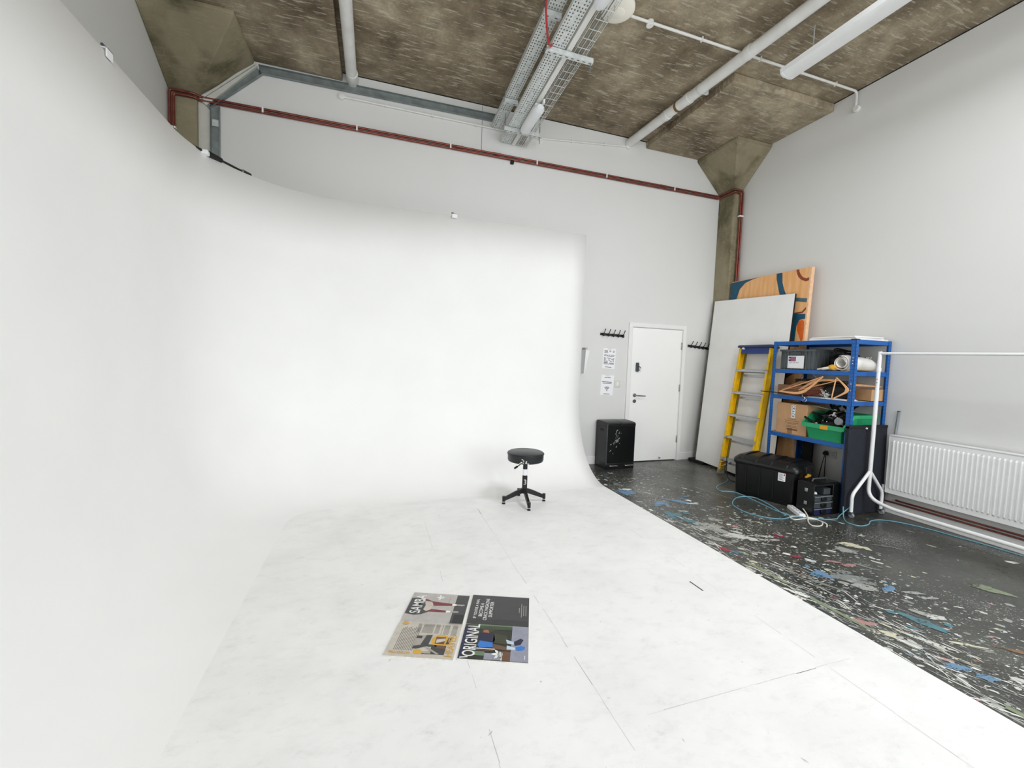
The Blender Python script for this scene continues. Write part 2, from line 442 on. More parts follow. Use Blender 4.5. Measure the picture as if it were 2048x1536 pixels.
# door, its frame and its ironmongery
mb = MB(); y0 = YB - .006
mb.box((3.625, y0, .012), (4.505, y0 + .044, 2.028)); door = struct(mb, 'door_1', DOORM, bevel=.002)
mb = MB()
for a, b in ((3.552, 3.612), (4.520, 4.578)): mb.box((a, YB - .022, 0), (b, YB - .0005, 2.098))
mb.box((3.612, YB - .022, 2.04), (4.52, YB - .0005, 2.098))
mb.box((3.601, YB, 0), (3.620, YB + .19, 2.048)); mb.box((4.510, YB, 0), (4.524, YB + .19, 2.048)); mb.box((3.62, YB, 2.034), (4.51, YB + .19, 2.048))
mb.box((3.62, YB + .041, 0), (3.65, YB + .08, 2.034)); mb.box((4.48, YB + .041, 0), (4.51, YB + .08, 2.034)); mb.box((3.62, YB + .041, 2.0), (4.51, YB + .08, 2.034))
mb.box((3.601, YB + .12, -.02), (4.524, YB + .19, 2.05))
mb.build('door_frame', TRIM, door)
mb = MB(); mb.lathe([(.0, -.012), (.027, -.012), (.027, 0)], (3.702, y0, 1.02), 24, 0, 'y')
mb.tube(fillet([(3.702, y0, 1.02), (3.702, y0 - .055, 1.02), (3.86, y0 - .055, 1.012)], .02), .0095, 12); mb.build('door_handle', CHROME, door)
mb = MB(); mb.lathe([(.0, -.012), (.027, -.012), (.027, 0)], (3.704, y0, .93), 24, 0, 'y'); mb.box((3.688, y0 - .02, .926), (3.72, y0 - .01, .934)); mb.build('lock_rosette', CHROME, door)
mb = MB(); mb.loft([rrect(3.70, 1.375, 3.742, 1.51, .018, 0), rrect(3.70, 1.375, 3.742, 1.51, .018, .03), rrect(3.707, 1.382, 3.735, 1.503, .014, .036)])
for v in mb.v: v.x, v.y, v.z = v.x, y0 - v.z, v.y
kp = mb.build('keypad_lock', DARKGREY, door)
mb = MB(); mb.tube(fillet([(3.755, y0, 1.455), (3.762, y0 - .04, 1.44), (3.757, y0 - .04, 1.385), (3.735, y0 - .03, 1.378)], .012), .007, 10); mb.build('lever', CHROME, kp)
for z in (1.73, 1.08, .28):
    MB().box((4.500, y0 - .012, z), (4.514, y0 + .001, z + .11)).build('hinge', CHROME, door, bevel=.003)
MB().lathe([(0, -.028), (.011, -.028), (.013, 0)], (4.20, y0, .05), 14, 0, 'y').build('door_stop', CHROME, door)
for z0, z1 in ((1.36, 1.46), (.93, 1.2)):
    MB().box((3.613, YB - .003, z0), (3.624, YB + .001, z1)).build('strike_plate', DARKGREY, door)

# ------------------------------------------------------------------ concrete columns
def column(label, side, cx, xo, cxo, dy, y0=5.087, yf=4.627):
    """side: wall x; cx: shaft face x; xo: flared face x; cxo: drop panel edge x"""
    t = thing('concrete_column', label, 'column', ((side + cx) / 2, 5.23, 0)); t['kind'] = 'structure'
    lo, hi = sorted((side, cx)); MB().box((lo, y0, 0), (hi, YB, 4.14)).build('shaft', COLM, t, bevel=.012)
    def q(x, y, z): return [(side, YB, z), (x, YB, z), (x, y, z), (side, y, z)]
    mb = MB(); mb.hexa(q(cx, y0, 4.135), q(xo, yf, 4.575)); mb.hexa(q(xo, yf, 4.575), q(xo, yf, 4.615)); mb.build('flared_head', COLM, t, bevel=.01)
    lo, hi = sorted((side, cxo)); mb = MB()
    mb.box((lo, dy, 4.612), (hi, YB, H)); mb.build('drop_panel', CEIL, t, bevel=.012)
    return t
column('grey concrete column with flared head in the corner beside the door and leaning boards', XR, 5.066, 4.612, 3.69, 3.80)
column('brown stained concrete column with flared head showing above the curved white cove', XL, -1.80, -1.28, -.40, 3.6, 5.33, 4.66)

# ------------------------------------------------------------------ infinity cove
TOPZ, CX, RC = 3.176, -1.49, 1.12
path = []       # (point, inward normal)
for k in range(0, 23): y = .35 + (3.93 - .35) * k / 22; path.append((Vector((CX, y, 0)), Vector((1, 0, 0))))
cc = Vector((CX + RC, 3.93, 0))
for k in range(1, 25):
    a = PI - PI / 2 * k / 24; d = Vector((math.cos(a), math.sin(a), 0)); path.append((cc + d * RC, -d))
y_end = 5.085; p0 = path[-1][0].copy()
for k in range(1, 15):
    f = k / 14; path.append((Vector((p0.x + (2.64 - p0.x) * f, p0.y + (y_end - p0.y) * f, 0)), Vector((0, -1, 0))))
prof = [(0, TOPZ), (0, 2.6), (0, 2.0), (0, 1.4), (0, .98)]
A_, B_ = .76, .97
for k in range(1, 22):
    a = PI / 2 * k / 21; prof.append((A_ * (1 - math.cos(a)), .008 + B_ * (1 - math.sin(a))))
loops = [[p + nrm * d + Vector((0, 0, z)) for d, z in prof] for p, nrm in path]
mb = MB(); n = len(prof); vs = [q for l in loops for q in l]; fs = []
for i in range(len(loops) - 1):
    for j in range(n - 1): a = i * n + j; fs.append((a, a + n, a + n + 1, a + 1))
mb.add(vs, fs, 0)
inner = [l[-1] for l in loops]
flat = inner + [Vector((2.64, .35, .008))]
mb.poly(flat[::-1], 1)
bm = bmesh.new(); me = bpy.data.meshes.new('infinity_cove'); me.from_pydata(mb.v, [], mb.f)
for k, pl in enumerate(me.polygons): pl.material_index = mb.mi[k]
bm.from_mesh(me); bmesh.ops.remove_doubles(bm, verts=bm.verts, dist=.0005); bmesh.ops.recalc_face_normals(bm, faces=bm.faces)
up = sum((f.normal.z for f in bm.faces if f.calc_area() > 3), 0)
if up < 0: bmesh.ops.reverse_faces(bm, faces=bm.faces)
bm.to_mesh(me); bm.free(); me.materials.append(COVE); me.materials.append(COVEF)
me.polygons.foreach_set('use_smooth', [p.material_index == 0 for p in me.polygons])
cove = bpy.data.objects.new('infinity_cove', me); COL.objects.link(cove); ROOTLOC[cove] = Vector((0, 0, 0))
md = cove.modifiers.new('thickness', 'SOLIDIFY'); md.thickness = .0075; md.offset = -1
tag(cove, 'huge white painted studio cove curving from floor into tall left and back walls', 'backdrop')
# board joints and scuffs of its floor
mb = MB(); zz = .0086
def seam(x0, y0, x1, y1, w=.005, dens=.8):
    d = Vector((x1 - x0, y1 - y0, 0)); L = d.length; d.normalize(); nn = Vector((-d.y, d.x, 0)); t = 0
    while t < L:
        s = rnd.uniform(.03, .22)
        if rnd.random() < dens:
            e = rnd.gauss(0, .0015); ww = w * rnd.uniform(.25, .8); a = Vector((x0, y0, zz)) + d * t + nn * e; b = a + d * min(s, L - t)
            mb.poly([a - nn * ww / 2, b - nn * ww * .3, b + nn * ww * .3, a + nn * ww / 2], 0 if rnd.random() < .93 else 1)
        t += s
seam(.46, .4, .44, 3.85, dens=.6); seam(.97, .4, .98, 3.95, dens=.75); seam(2.18, .4, 2.2, 3.6, dens=.75); seam(1.12, 1.415, 2.36, 1.42, dens=.8); seam(-.845, .4, -.78, 2.8, dens=.55); seam(2.62, .3, 2.60, 3.9, dens=.1)
seam(-.6, 4.322, 2.4, 4.33, .003, .5)
for k in range(90):
    x, y = rnd.uniform(-.6, 2.6), rnd.uniform(.8, 4.2); L = min(.016, .004 * math.exp(rnd.gauss(0, .8))); a = rnd.uniform(0, PI); m = 0 if rnd.random() < .7 else 1
    u, v = Vector((math.cos(a), math.sin(a), 0)) * L, Vector((-math.sin(a), math.cos(a), 0)) * L * .25
    c = Vector((x, y, zz + .0002)); mb.poly([c - u, c - v, c + u, c + v], m)
mb.build('floor_joints', [SEAM, SCUFF], cove, smooth=0, fix=False)

# ------------------------------------------------------------------ copper pipes and clips along the back wall
def copper(label, dz, dx):
    t = thing('copper_pipe', label, 'pipe', (1.6, YB, 4.1), group='twin copper pipes high on the back wall')
    z = 4.105 + dz; yb = 5.352; yc = 5.05; yl = 5.300
    pts = [(-2.025 + dx, yl, 1.0), (-2.025 + dx, yl, z), (-1.83, yl, z), (-1.76, yb, z), (5.036, yb, z), (5.036, yc, z + .005), (5.197 - dx, yc, z), (5.197 - dx, yc, .2)]
    MB().tube(fillet(pts, .035, 6), .0125, 12).build('pipe_run', COPPER, t); return t, z, yb, yc
ta, za, yba, yca = copper('upper of the two copper pipes running high along the white back wall', .018, .0)
tb, zb, ybb, ycb = copper('lower of the two copper pipes running high along the white back wall', -.017, .034)
for x in (-1.2, -.24, .85, 2.0, 3.05, 4.2):
    MB().box((x - .009, yba - .018, zb - .006), (x + .009, YB, za + .02)).build('pipe_clip', WHITE, ta, bevel=.004)
for x, yq in ((5.18, yca), (-2.008, 5.308)): MB().box((x - .038, yq - .02, 3.74), (x + .034, yq + .025, 3.762)).build('pipe_clip', WHITE, ta, bevel=.004)
for x in (.96, 1.45, 4.0): MB().cyl((x - .05, yba, za), (x + .05, yba, za), .0155, n=12).build('coupling', COPPER, ta)
MB().box((1.64, ybb - .015, zb - .05), (1.68, ybb + .03, zb - .012)).build('pipe_bracket', BLACKM, tb, bevel=.004)

# steel framing left along the head of the back wall
t = thing('steel_channel', 'bare galvanised steel channel framing the top left of the back wall', 'steel channel', (-.1, YB - .03, 4.5))
def chan(a, b, wdt, up):
    a, b = Vector(a), Vector(b); d = (b - a).normalized(); u = Vector(up); u = (u - d * u.dot(d)).normalized(); nn = Vector((0, -1, 0)); mb = MB()
    for lo, hi, y0, y1 in ((0, wdt, 0, .003), (0, .003, 0, .035), (wdt - .003, wdt, 0, .035)):
        q = lambda p: [p + u * lo + nn * y0, p + u * hi + nn * y0, p + u * hi + nn * y1, p + u * lo + nn * y1]
        mb.hexa(q(a), q(b))
    return mb
yy = YB - .006
chan((-1.69, yy, 1.2), (-1.69, yy, 4.07), .085, (1, 0, 0)).build('stud', GALVD, t)
chan((-1.70, yy, 4.02), (-1.20, yy, 4.49), .10, (-.7, 0, .7)).build('sloping_channel', GALVD, t)
chan((-1.24, yy, 4.49), (1.49, yy, 4.52), .085, (0, 0, 1)).build('channel_rail', GALVD, t)
mb = MB(); mb.hexa([(-1.79, yy - .001, 1.2), (-1.69, yy - .001, 1.2), (-1.69, YB, 1.2), (-1.79, YB, 1.2)], [(-1.79, yy - .001, 4.07), (-1.69, yy - .001, 4.07), (-1.69, YB, 4.07), (-1.79, YB, 4.07)])
mb.hexa([(-1.79, yy - .03, 4.10), (-1.72, yy - .03, 4.05), (-1.72, YB, 4.05), (-1.79, YB, 4.10)], [(-1.275, yy - .03, 4.60), (-1.25, yy - .03, 4.56), (-1.25, YB, 4.56), (-1.275, YB, 4.60)])
mb.build('packing_strip', pbr('raw plasterboard edge', '#cfcec6', .85, var=.05), t)
MB().box((-1.68, yy - .012, 3.86), (-1.615, yy - .003, 3.93)).build('stud_bracket', GALV, t, bevel=.004)

# conduit low on the wall head with its round boxes
t = thing('wall_conduit', 'thin white conduit with round boxes along the top of back wall', 'conduit', (1.5, YB, 4.45))
pts = [(-.40, YB - .016, 4.435), (1.49, YB - .016, 4.445), (2.04, YB - .016, 4.455), (3.36, YB - .016, 4.585)]
MB().tube([(-.4, YB - .016, 4.435), (2.03, YB - .016, 4.435), (3.38, YB - .016, 4.575)], .0105, 10).build('conduit_run', CONDUIT, t)
for x, z in ((-.41, 4.436), (2.04, 4.437), (3.385, 4.578)):
    MB().lathe([(.0, 0), (.036, 0), (.036, -.03), (.030, -.034), (0, -.034)], (x, YB, z), 24, 0, 'y').build('round_box', CONDUIT, t)
for x in (.08, .62, 1.16, 2.5, 3.0): MB().box((x - .006, YB - .03, 4.415 + max(0, x - 2.03) * .104), (x + .006, YB, 4.455 + max(0, x - 2.03) * .104)).build('saddle_clip', CONDUIT, t)

tag(MB().tube([(1.247, YB - .006, 4.70), (1.249, YB - .006, 4.4), (1.25, YB - .006, 4.14)], .0022, 6).build('drop_wire', GALVD), 'thin grey wire dropping from the ceiling to the copper pipes', 'wire')

# ------------------------------------------------------------------ overhead pipes
t = thing('overhead_pipe', 'white pipe under the ceiling near the left column head', 'pipe', (-.30, 3, 4.64), group='white pipes under the concrete ceiling')
MB().tube([(-.285, .8, 4.63), (-.30, YB, 4.63)], .058, 20).build('pipe_run', WPIPE, t)
MB().tube([(-.293, YB - .17, 4.63), (-.2935, YB - .002, 4.63)], .064, 20).build('socket_end', WPIPE, t)
t = thing('overhead_pipe', 'white drain pipe under the ceiling beside the right column drop panel', 'pipe', (3.45, 3, 4.6), group='white pipes under the concrete ceiling')
MB().tube([(3.395, YB, 4.625), (3.60, 1.0, 4.60)], .058, 20).build('pipe_run', WPIPE, t)
for y in (4.26, 4.62, 3.45): x = 3.395 + (YB - y) * .0468; MB().tube([(x, y, 4.618), (x + .003, y - .06, 4.618)], .064, 20).build('collar', WPIPE, t)
x = 3.395 + (YB - 4.42) * .0468; MB().tube([(x, 4.42, 4.618), (x + .002, 4.385, 4.618)], .0595, 20).build('bare_joint', pbr('rusty joint', '#7a5a35', .8, var=.2), t)
x = 3.395 + (YB - 4.06) * .0468; mb = MB(); mb.tube([(x, 4.06, 4.618), (x + .001, 4.03, 4.618)], .061, 20); mb.box((x + .04, 4.02, 4.57), (x + .09, 4.05, 4.71)); mb.build('pipe_hanger', GALV, t)

t = thing('ceiling_conduit', 'white conduit running across the concrete ceiling to the right wall', 'conduit', (3.6, 3.54, 4.7))
MB().tube(fillet([(2.10, 3.535, 4.688), (5.197, 3.535, 4.688), (5.197, 3.535, 4.53)], .05), .0125, 12).build('conduit_run', CONDUIT, t)
MB().lathe([(0, H), (.034, H), (.034, H - .04), (.028, H - .045), (0, H - .045)], (2.41, 3.55, 0), 24).build('round_box', CONDUIT, t)
MB().lathe([(0, 0), (.036, 0), (.036, -.03), (.03, -.035), (0, -.035)], (XR, 3.535, 4.50), 24, 0, 'x').build('round_box', CONDUIT, t)
for x in (3.0, 3.75, 4.85): MB().box((x - .007, 3.52, 4.67), (x + .007, 3.55, H)).build('saddle_clip', CONDUIT, t)
t = thing('bulkhead_light', 'round cream bulkhead light on the ceiling beside the cable trays', 'ceiling light', (2.035, 3.50, H))
MB().lathe([(0, H), (.135, H), (.15, H - .02), (.148, H - .045), (.125, H - .062), (.058, H - .068)], (2.035, 3.50, 0), 40).build('bowl', CREAM, t)
MB().lathe([(.062, H - .066), (.060, H - .072), (.045, H - .078), (0, H - .080)], (2.035, 3.50, 0), 32).build('centre_cap', CREAM, t)
MB().box((2.06, 3.39, H - .05), (2.12, 3.62, H)).build('junction_box', CREAM, t, bevel=.008)

t = thing('batten_light', 'long white batten light hung on a chain near the right wall', 'ceiling light', (3.86, 2.4, 4.4))
mb = MB(); y0, y1 = 1.3, 3.29; cs = [(3.765, 4.45), (3.775, 4.41), (3.81, 4.385), (3.88, 4.38), (3.93, 4.39), (3.952, 4.42), (3.955, 4.45), (3.90, 4.475), (3.81, 4.475)]
mb.loft([[Vector((x, y, z)) for x, z in cs] for y in (y0, y1)]); mb.build('housing', WHITE, t)
mb = MB(); mb.loft([[Vector((3.86 + (x - 3.86) * k, y, 4.43 + (z - 4.43) * k)) for x, z in cs] for y, k in ((y1 - .002, 1.02), (y1 + .02, 1.0), (y1 + .028, .85))]); mb.build('end_cap', WHITE, t)
mb = MB(); z = 4.475
while z < H - .01:
    k = int((z - 4.475) / .02); e = .005
    a = Vector((3.86, 3.05, z + .012)); w = Vector((e, 0, 0)) if k % 2 else Vector((0, e, 0)); pts = [a + w * math.cos(q) + Vector((0, 0, .014)) * math.sin(q) for q in (2 * PI * i / 10 for i in range(10))]
    mb.tube(pts, .0022, 5, closed=True); z += .02
mb.build('chain', GALV, t)

# ------------------------------------------------------------------ cable containment in the middle of the ceiling
def tz(y): return 4.372 - .055 * (y - 3.74)
def tray(label, x0, x1, ya, yb, zf, cols=5, lip=.035):
    t = thing('cable_tray', label, 'cable tray', ((x0 + x1) / 2, (ya + yb) / 2, zf(ya)), group='perforated cable trays')
    mb = MB(); pitch = .034; n = int((yb - ya) / pitch); cw = (x1 - x0) / cols
    for i in range(n):
        y = ya + i * pitch
        for c in range(cols):
            if c == cols // 2 and i % 6 < 4:
                p = [(x0 + c * cw, y), (x0 + (c + 1) * cw, y), (x0 + (c + 1) * cw, y + pitch), (x0 + c * cw, y + pitch)]
                mb.poly([(q[0], q[1], zf(q[1])) for q in p]); continue
            xa, xb = x0 + c * cw, x0 + (c + 1) * cw; hx, hy = cw * .22, pitch * .24; cx, cy = (xa + xb) / 2, y + pitch / 2
            o = [(xa, y), (xb, y), (xb, y + pitch), (xa, y + pitch)]; h = [(cx - hx, cy - hy), (cx + hx, cy - hy), (cx + hx, cy + hy), (cx - hx, cy + hy)]
            mb.add([(q[0], q[1], zf(q[1])) for q in o + h], [(0, 1, 5, 4), (1, 2, 6, 5), (2, 3, 7, 6), (3, 0, 4, 7)])
    ye = ya + n * pitch
    mb.build('tray_base', GALV, t, smooth=0, fix=False, solid=.0012)
    for x in (x0, x1):
        m2 = MB(); m2.hexa([(x - .001, ya, zf(ya)), (x + .001, ya, zf(ya)), (x + .001, ye, zf(ye)), (x - .001, ye, zf(ye))],
                           [(x - .001, ya, zf(ya) + lip), (x + .001, ya, zf(ya) + lip), (x + .001, ye, zf(ye) + lip), (x - .001, ye, zf(ye) + lip)])
        m2.build('flange', GALV, t)
    return t
tray('lower perforated steel cable tray beside the white lighting trunking', 1.485, 1.622, 1.5, 5.372, tz, 5)
tray('higher perforated steel cable tray left of the lower one', 1.365, 1.50, 1.5, 5.372, lambda y: tz(y) + .15, 5, .05)
t = thing('lighting_trunking', 'pale steel trunking between the perforated tray and the wire basket', 'trunking', (1.67, 3.4, 4.37))
mb = MB(); za_, zb_ = tz(1.5), tz(5.37)
mb.hexa([(1.645, 1.5, za_), (1.695, 1.5, za_), (1.695, 5.37, zb_), (1.645, 5.37, zb_)], [(1.645, 1.5, za_ + .04), (1.695, 1.5, za_ + .04), (1.695, 5.37, zb_ + .04), (1.645, 5.37, zb_ + .04)])
mb.build('trunking_run', CONDUIT, t, bevel=.003)
t = thing('wire_basket', 'wire mesh cable basket right of the pale trunking', 'cable basket', (1.78, 3.4, 4.37))
mb = MB(); sec = [(1.722, .055), (1.722, .028), (1.722, 0), (1.765, 0), (1.81, 0), (1.845, 0), (1.845, .028), (1.845, .055)]
for x, dz in sec: mb.tube([(x, 1.5, tz(1.5) + dz), (x, 5.368, tz(5.368) + dz)], .0032, 5)
y = 1.55
while y < 5.36:
    mb.tube([(x, y, tz(y) + dz - .003) for x, dz in ((1.722, .055), (1.722, 0), (1.845, 0), (1.845, .055))], .0034, 5); y += .105
mb.build('mesh', pbr('bright wire', '#d3d6d4', .4, .2, var=.05), t)
mb = MB()
for k, (dx, c) in enumerate(((.0, 0), (.02, 0), (.045, 0))): mb.tube([(1.74 + dx, 1.5, tz(1.5) + .01), (1.745 + dx, 3.4, tz(3.4) + .01), (1.74 + dx, 5.36, tz(5.36) + .01)], .006, 6, c)
mb.build('cable', pbr('grey cable sheath', '#8f8f8b', .6, var=.1), t)

def strut(label, x0, x1, y, z, rods, group='slotted support struts under the cable trays'):
    t = thing('support_strut', label, 'strut', ((x0 + x1) / 2, y, z), group=group)
    mb = MB(); L = x1 - x0; n = int(L / .06); w = .0205; c = L / n
    for i in range(n):
        xa, xb = x0 + i * c, x0 + (i + 1) * c; o = [(xa, y - w), (xb, y - w), (xb, y + w), (xa, y + w)]; xm = (xa + xb) / 2
        h = [(xm - .014, y - .0065), (xm + .014, y - .0065), (xm + .014, y + .0065), (xm - .014, y + .0065)]
        mb.add([(q[0], q[1], z) for q in o + h], [(0, 1, 5, 4), (1, 2, 6, 5), (2, 3, 7, 6), (3, 0, 4, 7)])
    mb.build('slotted_face', GALV, t, smooth=0, fix=False, solid=.002)
    mb = MB(); mb.box((x0, y - w, z), (x1, y - w + .0025, z + .041)); mb.box((x0, y + w - .0025, z), (x1, y + w, z + .041)); mb.build('channel_wall', GALV, t)
    for x, dn in rods: MB().cyl((x, y, z - dn), (x, y, H), .005, n=8).build('threaded_rod', GALVD, t)
    return t
strut('wide slotted strut across the trays in the middle of the ceiling', 1.445, 1.925, 3.74, tz(3.74) - .046, [(1.46, .0), (1.905, .07)])
strut('wide slotted strut across the trays close to the back wall', 1.435, 1.925, 5.02, tz(5.02) - .046, [(1.45, .03), (1.9, .08)])
strut('short slotted strut under the higher tray in the middle of the ceiling', 1.335, 1.505, 3.56, tz(3.56) + .103, [(1.345, .01)])
strut('short slotted strut under the higher tray close to the back wall', 1.355, 1.515, 4.76, tz(4.76) + .103, [(1.363, .0), (1.507, .0)])
def emergency(label, ya, yb, x, z):
    t = thing('emergency_light', label, 'light fitting', (x, (ya + yb) / 2, z), group='opal light fittings under the trunking')
    mb = MB(); lp = []
    for y, k in ((ya, .55), (ya + .03, .9), (ya + .08, 1), (yb - .08, 1), (yb - .03, .9), (yb, .55)):
        lp.append([Vector((x + .062 * k * math.cos(a), y, z + .03 + .05 * k * math.sin(a))) for a in (2 * PI * i / 20 for i in range(20))])
    mb.loft(lp); mb.build('diffuser', LED, t)
    MB().box((x - .045, ya + .05, z + .05), (x + .045, yb - .05, z + .088)).build('gear_tray', WHITE, t, bevel=.004)
    return t
emergency('opal light fitting under the trunking close to the back wall', 4.42, 4.97, 1.675, tz(4.7) - .095)
emergency('opal light fitting under the trunking beside the round ceiling light', 2.55, 3.20, 1.675, tz(2.9) - .08)
MB().box((1.70, 4.41, tz(4.4) - .04), (1.72, 4.45, tz(4.4))).build('bracket', WHITE, [o for o in bpy.data.objects if o.name.startswith('emergency_light') and o.type == 'EMPTY'][0])
o = MB().tube(spline([(1.27, 3.26, H - .002), (1.29, 3.36, 4.60), (1.32, 3.45, 4.48), (1.375, 3.545, 4.36), (1.42, 3.62, 4.328), (1.47, 3.69, 4.345), (1.50, 3.72, 4.385)]), .009, 8).build('red_cable', RED)
tag(o, 'red cable dropping from the ceiling into the perforated tray', 'cable')

# ------------------------------------------------------------------ boom arm and clamps on top of the cove
t = thing('boom_arm', 'black boom arm lying on the curved top edge of the cove', 'boom arm', (-1.3, 4.5, 3.2))
a, b = Vector((-1.60, 3.95, 3.16)), Vector((-1.19, 4.80, 3.205)); L = lambda f: a + (b - a) * f
MB().cyl(L(-.25), L(.62), .013, n=12).build('arm_tube', BLACKP, t); MB().cyl(L(.62), L(.93), .010, n=12).build('arm_tube', BLACKP, t)
MB().cyl(L(.50), L(.64), .026, .02, n=12).build('grip', BLACKM, t); MB().cyl(L(.885), L(.90), .0165, n=12).build('ring', SILVER, t); MB().cyl(L(.90), L(1.0), .02, n=12).build('head', BLACK, t)
MB().tube(fillet([L(1.0), L(1.04), L(1.07) + Vector((0, 0, -.035))], .02), .005, 8).build('spigot', SILVER, t)
MB().box((-1.43, 4.30, 3.155), (-1.38, 4.36, 3.19)).build('tape_tag', WHITE, t, bevel=.006)
for x, y, lab, rz in ((.87, 5.058, 'small white clamp on the top edge of the back of the cove', 0), (-1.497, 3.13, 'small metal clamp on the top edge of the left side of the cove', PI / 2)):
    t = thing('edge_clamp', lab, 'clamp', (x, y, TOPZ), rz, local=True)
    mb = MB(); mb.box((-.03, -.02, -.03), (.03, -.012, .022)); mb.box((-.03, .012, -.03), (.03, .02, .022)); mb.box((-.03, -.02, .0145), (.03, .02, .022)); mb.build('bracket', WHITE, t, bevel=.002)
    MB().cyl((-.036, 0, .028), (-.01, 0, .028), .008, n=10).build('screw', DARKGREY, t)

# ------------------------------------------------------------------ things on the back wall
def coat_rack(label, x0, x1, z0, z1):
    L = x1 - x0; t = thing('coat_rack', label, 'coat rack', (x0, YB, z0), group='black five hook coat racks', local=True, rot=(0, -math.atan2(z1 - z0, L), 0))
    MB().box((0, -.016, -.017), (L, 0, .017)).build('rail', BLACKP, t, bevel=.003)
    for k in range(5):
        x = L * (.09 + .205 * k)
        mb = MB(); mb.tube(fillet([(x, -.016, -.012), (x, -.045, -.03), (x, -.062, -.02), (x + .002, -.06, .0)], .012), .0055, 8)
        mb.tube(fillet([(x, -.016, .0), (x + .004, -.05, .02), (x + .010, -.066, .068)], .015), .0055, 8)
        mb.lathe([(0, -.008), (.009, -.004), (.009, .004), (0, .008)], (x + .010, -.066, .068), 10)
        mb.build('hook', BLACKP, t)
    return t
coat_rack('black five hook coat rack on the wall between cove and door', 3.08, 3.475, 1.905, 1.893)
coat_rack('black five hook coat rack on the wall between door and leaning boards', 4.628, 5.012, 1.80, 1.772)
def notice(label, c, tilt=0):
    t = thing('paper_notice', label, 'notice', c, group='paper notices taped beside the door', local=True, rot=(0, tilt, 0))
    MB().box((-.105, -.0022, -.148), (.105, -.0012, .148)).build('sheet', PAPER, t, smooth=0)
    MB().box((-.035, -.003, .13), (.035, -.0014, .17)).build('tape', pbr('clear tape', '#dcdcd8', .3), t)
    return t
t1 = notice('upper paper notice with dense printed lines beside the door', (3.245, YB, 1.555), .04)
mb = MB()
for k, (z, segs) in enumerate([(.112, [(-.085, -.03), (-.01, .03), (.055, .085)]), (.098, [(-.085, -.03), (.0, .02), (.055, .08)]), (.084, [(-.085, -.02)]), (.05, [(-.085, -.03), (-.012, .01), (.025, .085)]), (.036, [(-.085, -.06), (-.05, .08)]),
                               (.006, [(-.085, -.06), (-.035, .03), (.06, .085)]), (-.010, [(-.085, -.045), (-.01, .005), (.035, .085)]), (-.024, [(-.085, -.06), (-.012, .02), (.06, .08)]), (-.040, [(-.085, -.02), (.015, .05), (.065, .085)]), (-.055, [(-.085, -.02)]), (-.066, [(-.085, -.02), (.01, .085)]), (-.08, [(-.085, .085)]), (-.125, [(-.055, .05)])]):
    for a, b in segs: mb.box((a, -.0027, z - .0035), (b, -.0023, z + .0035))
mb.build('printed_lines', INK, t1, smooth=0)
t2 = notice('lower paper notice with a wifi symbol beside the light switch', (3.232, YB, 1.165), .04)
mb = MB()
for z, a, b, h in ((.113, -.052, .052, .006), (.048, -.088, .075, .006), (.028, -.075, .072, .006), (-.128, -.05, .05, .006)): mb.box((a, -.0027, z - h), (b, -.0023, z + h * .3))
for r in (.018, .033, .048):
    lp = [[Vector((rr * math.sin(a), yy_, -.078 + rr * math.cos(a))) for rr, yy_ in ((r, -.0023), (r + .008, -.0023), (r + .008, -.0027), (r, -.0027))] for a in (-.82 + 1.64 * i / 12 for i in range(13))]
    mb.loft(lp)
mb.lathe([(0, -.0027), (.008, -.0027), (.008, -.0023)], (0, 0, -.078), 12, 0, 'y'); mb.build('printed_symbol', INK, t2, smooth=0)
t = thing('light_switch', 'white light switch on the wall beside the door frame', 'switch', (3.405, YB, 1.187))
MB().box((3.355, YB - .010, 1.135), (3.450, YB, 1.237)).build('plate', pbr('switch plastic', '#d8d8d3', .4), t, bevel=.004); MB().box((3.385, YB - .014, 1.16), (3.415, YB - .009, 1.212)).build('rocker', WHITE, t, bevel=.002)
t = thing('paper_holder', 'white wedge shaped holder on the back wall behind the cove edge', 'holder', (2.85, YB, 1.5))
mb = MB(); mb.hexa([(2.80, 5.30, 1.33), (2.815, 5.30, 1.33), (2.815, YB, 1.33), (2.80, YB, 1.33)], [(2.80, 5.26, 1.665), (2.862, 5.26, 1.655), (2.862, YB, 1.655), (2.80, YB, 1.665)]); mb.build('body', WHITE, t, bevel=.004)
MB().box((2.80, 5.28, 1.668), (2.835, YB, 1.695)).build('lid', pbr('grey paint', '#b9b9b6', .5), t, bevel=.004)

# ------------------------------------------------------------------ pedal bin
t = thing('pedal_bin', 'black double pedal bin scratched with white marks beside the door', 'bin', (3.30, 5.20, 0))
x0, x1, y0, y1 = 3.075, 3.532, 5.06, 5.352
mb = MB(); mb.box((x0, y0, .085), (x1, y1, .60))
for k in range(26):
    cx, cz = 3.22 + rnd.gauss(0, .03) + 0, .43 + rnd.gauss(0, .07); L = rnd.uniform(.004, .03); a = 1.1 + rnd.gauss(0, .3); w = rnd.uniform(.0015, .005); cx += (cz - .43) * .35
    u, v = Vector((math.cos(a) * L, 0, math.sin(a) * L)), Vector((-math.sin(a) * w, 0, math.cos(a) * w)); c = Vector((cx, y0 - .0008, cz)); mb.poly([c - u, c - v, c + u, c + v], 1)
mb.build('body', [pbr('black bin panel', '#07090b', .3, var=.2), PAINT and pm[0]], t, fix=False)
mb = MB(); mb.loft([[Vector((x, y, z)) for y, z in ((y0 - .004, .60), (y1 + .004, .60), (y1 + .004, .648), (y1 - .03, .668), ((y0 + y1) / 2, .668), (y0 + .02, .66), (y0 - .004, .645))] for x in (x0 - .004, (x0 + x1) / 2 - .001)]); mb.build('lid', BLACK, t, bevel=.005)
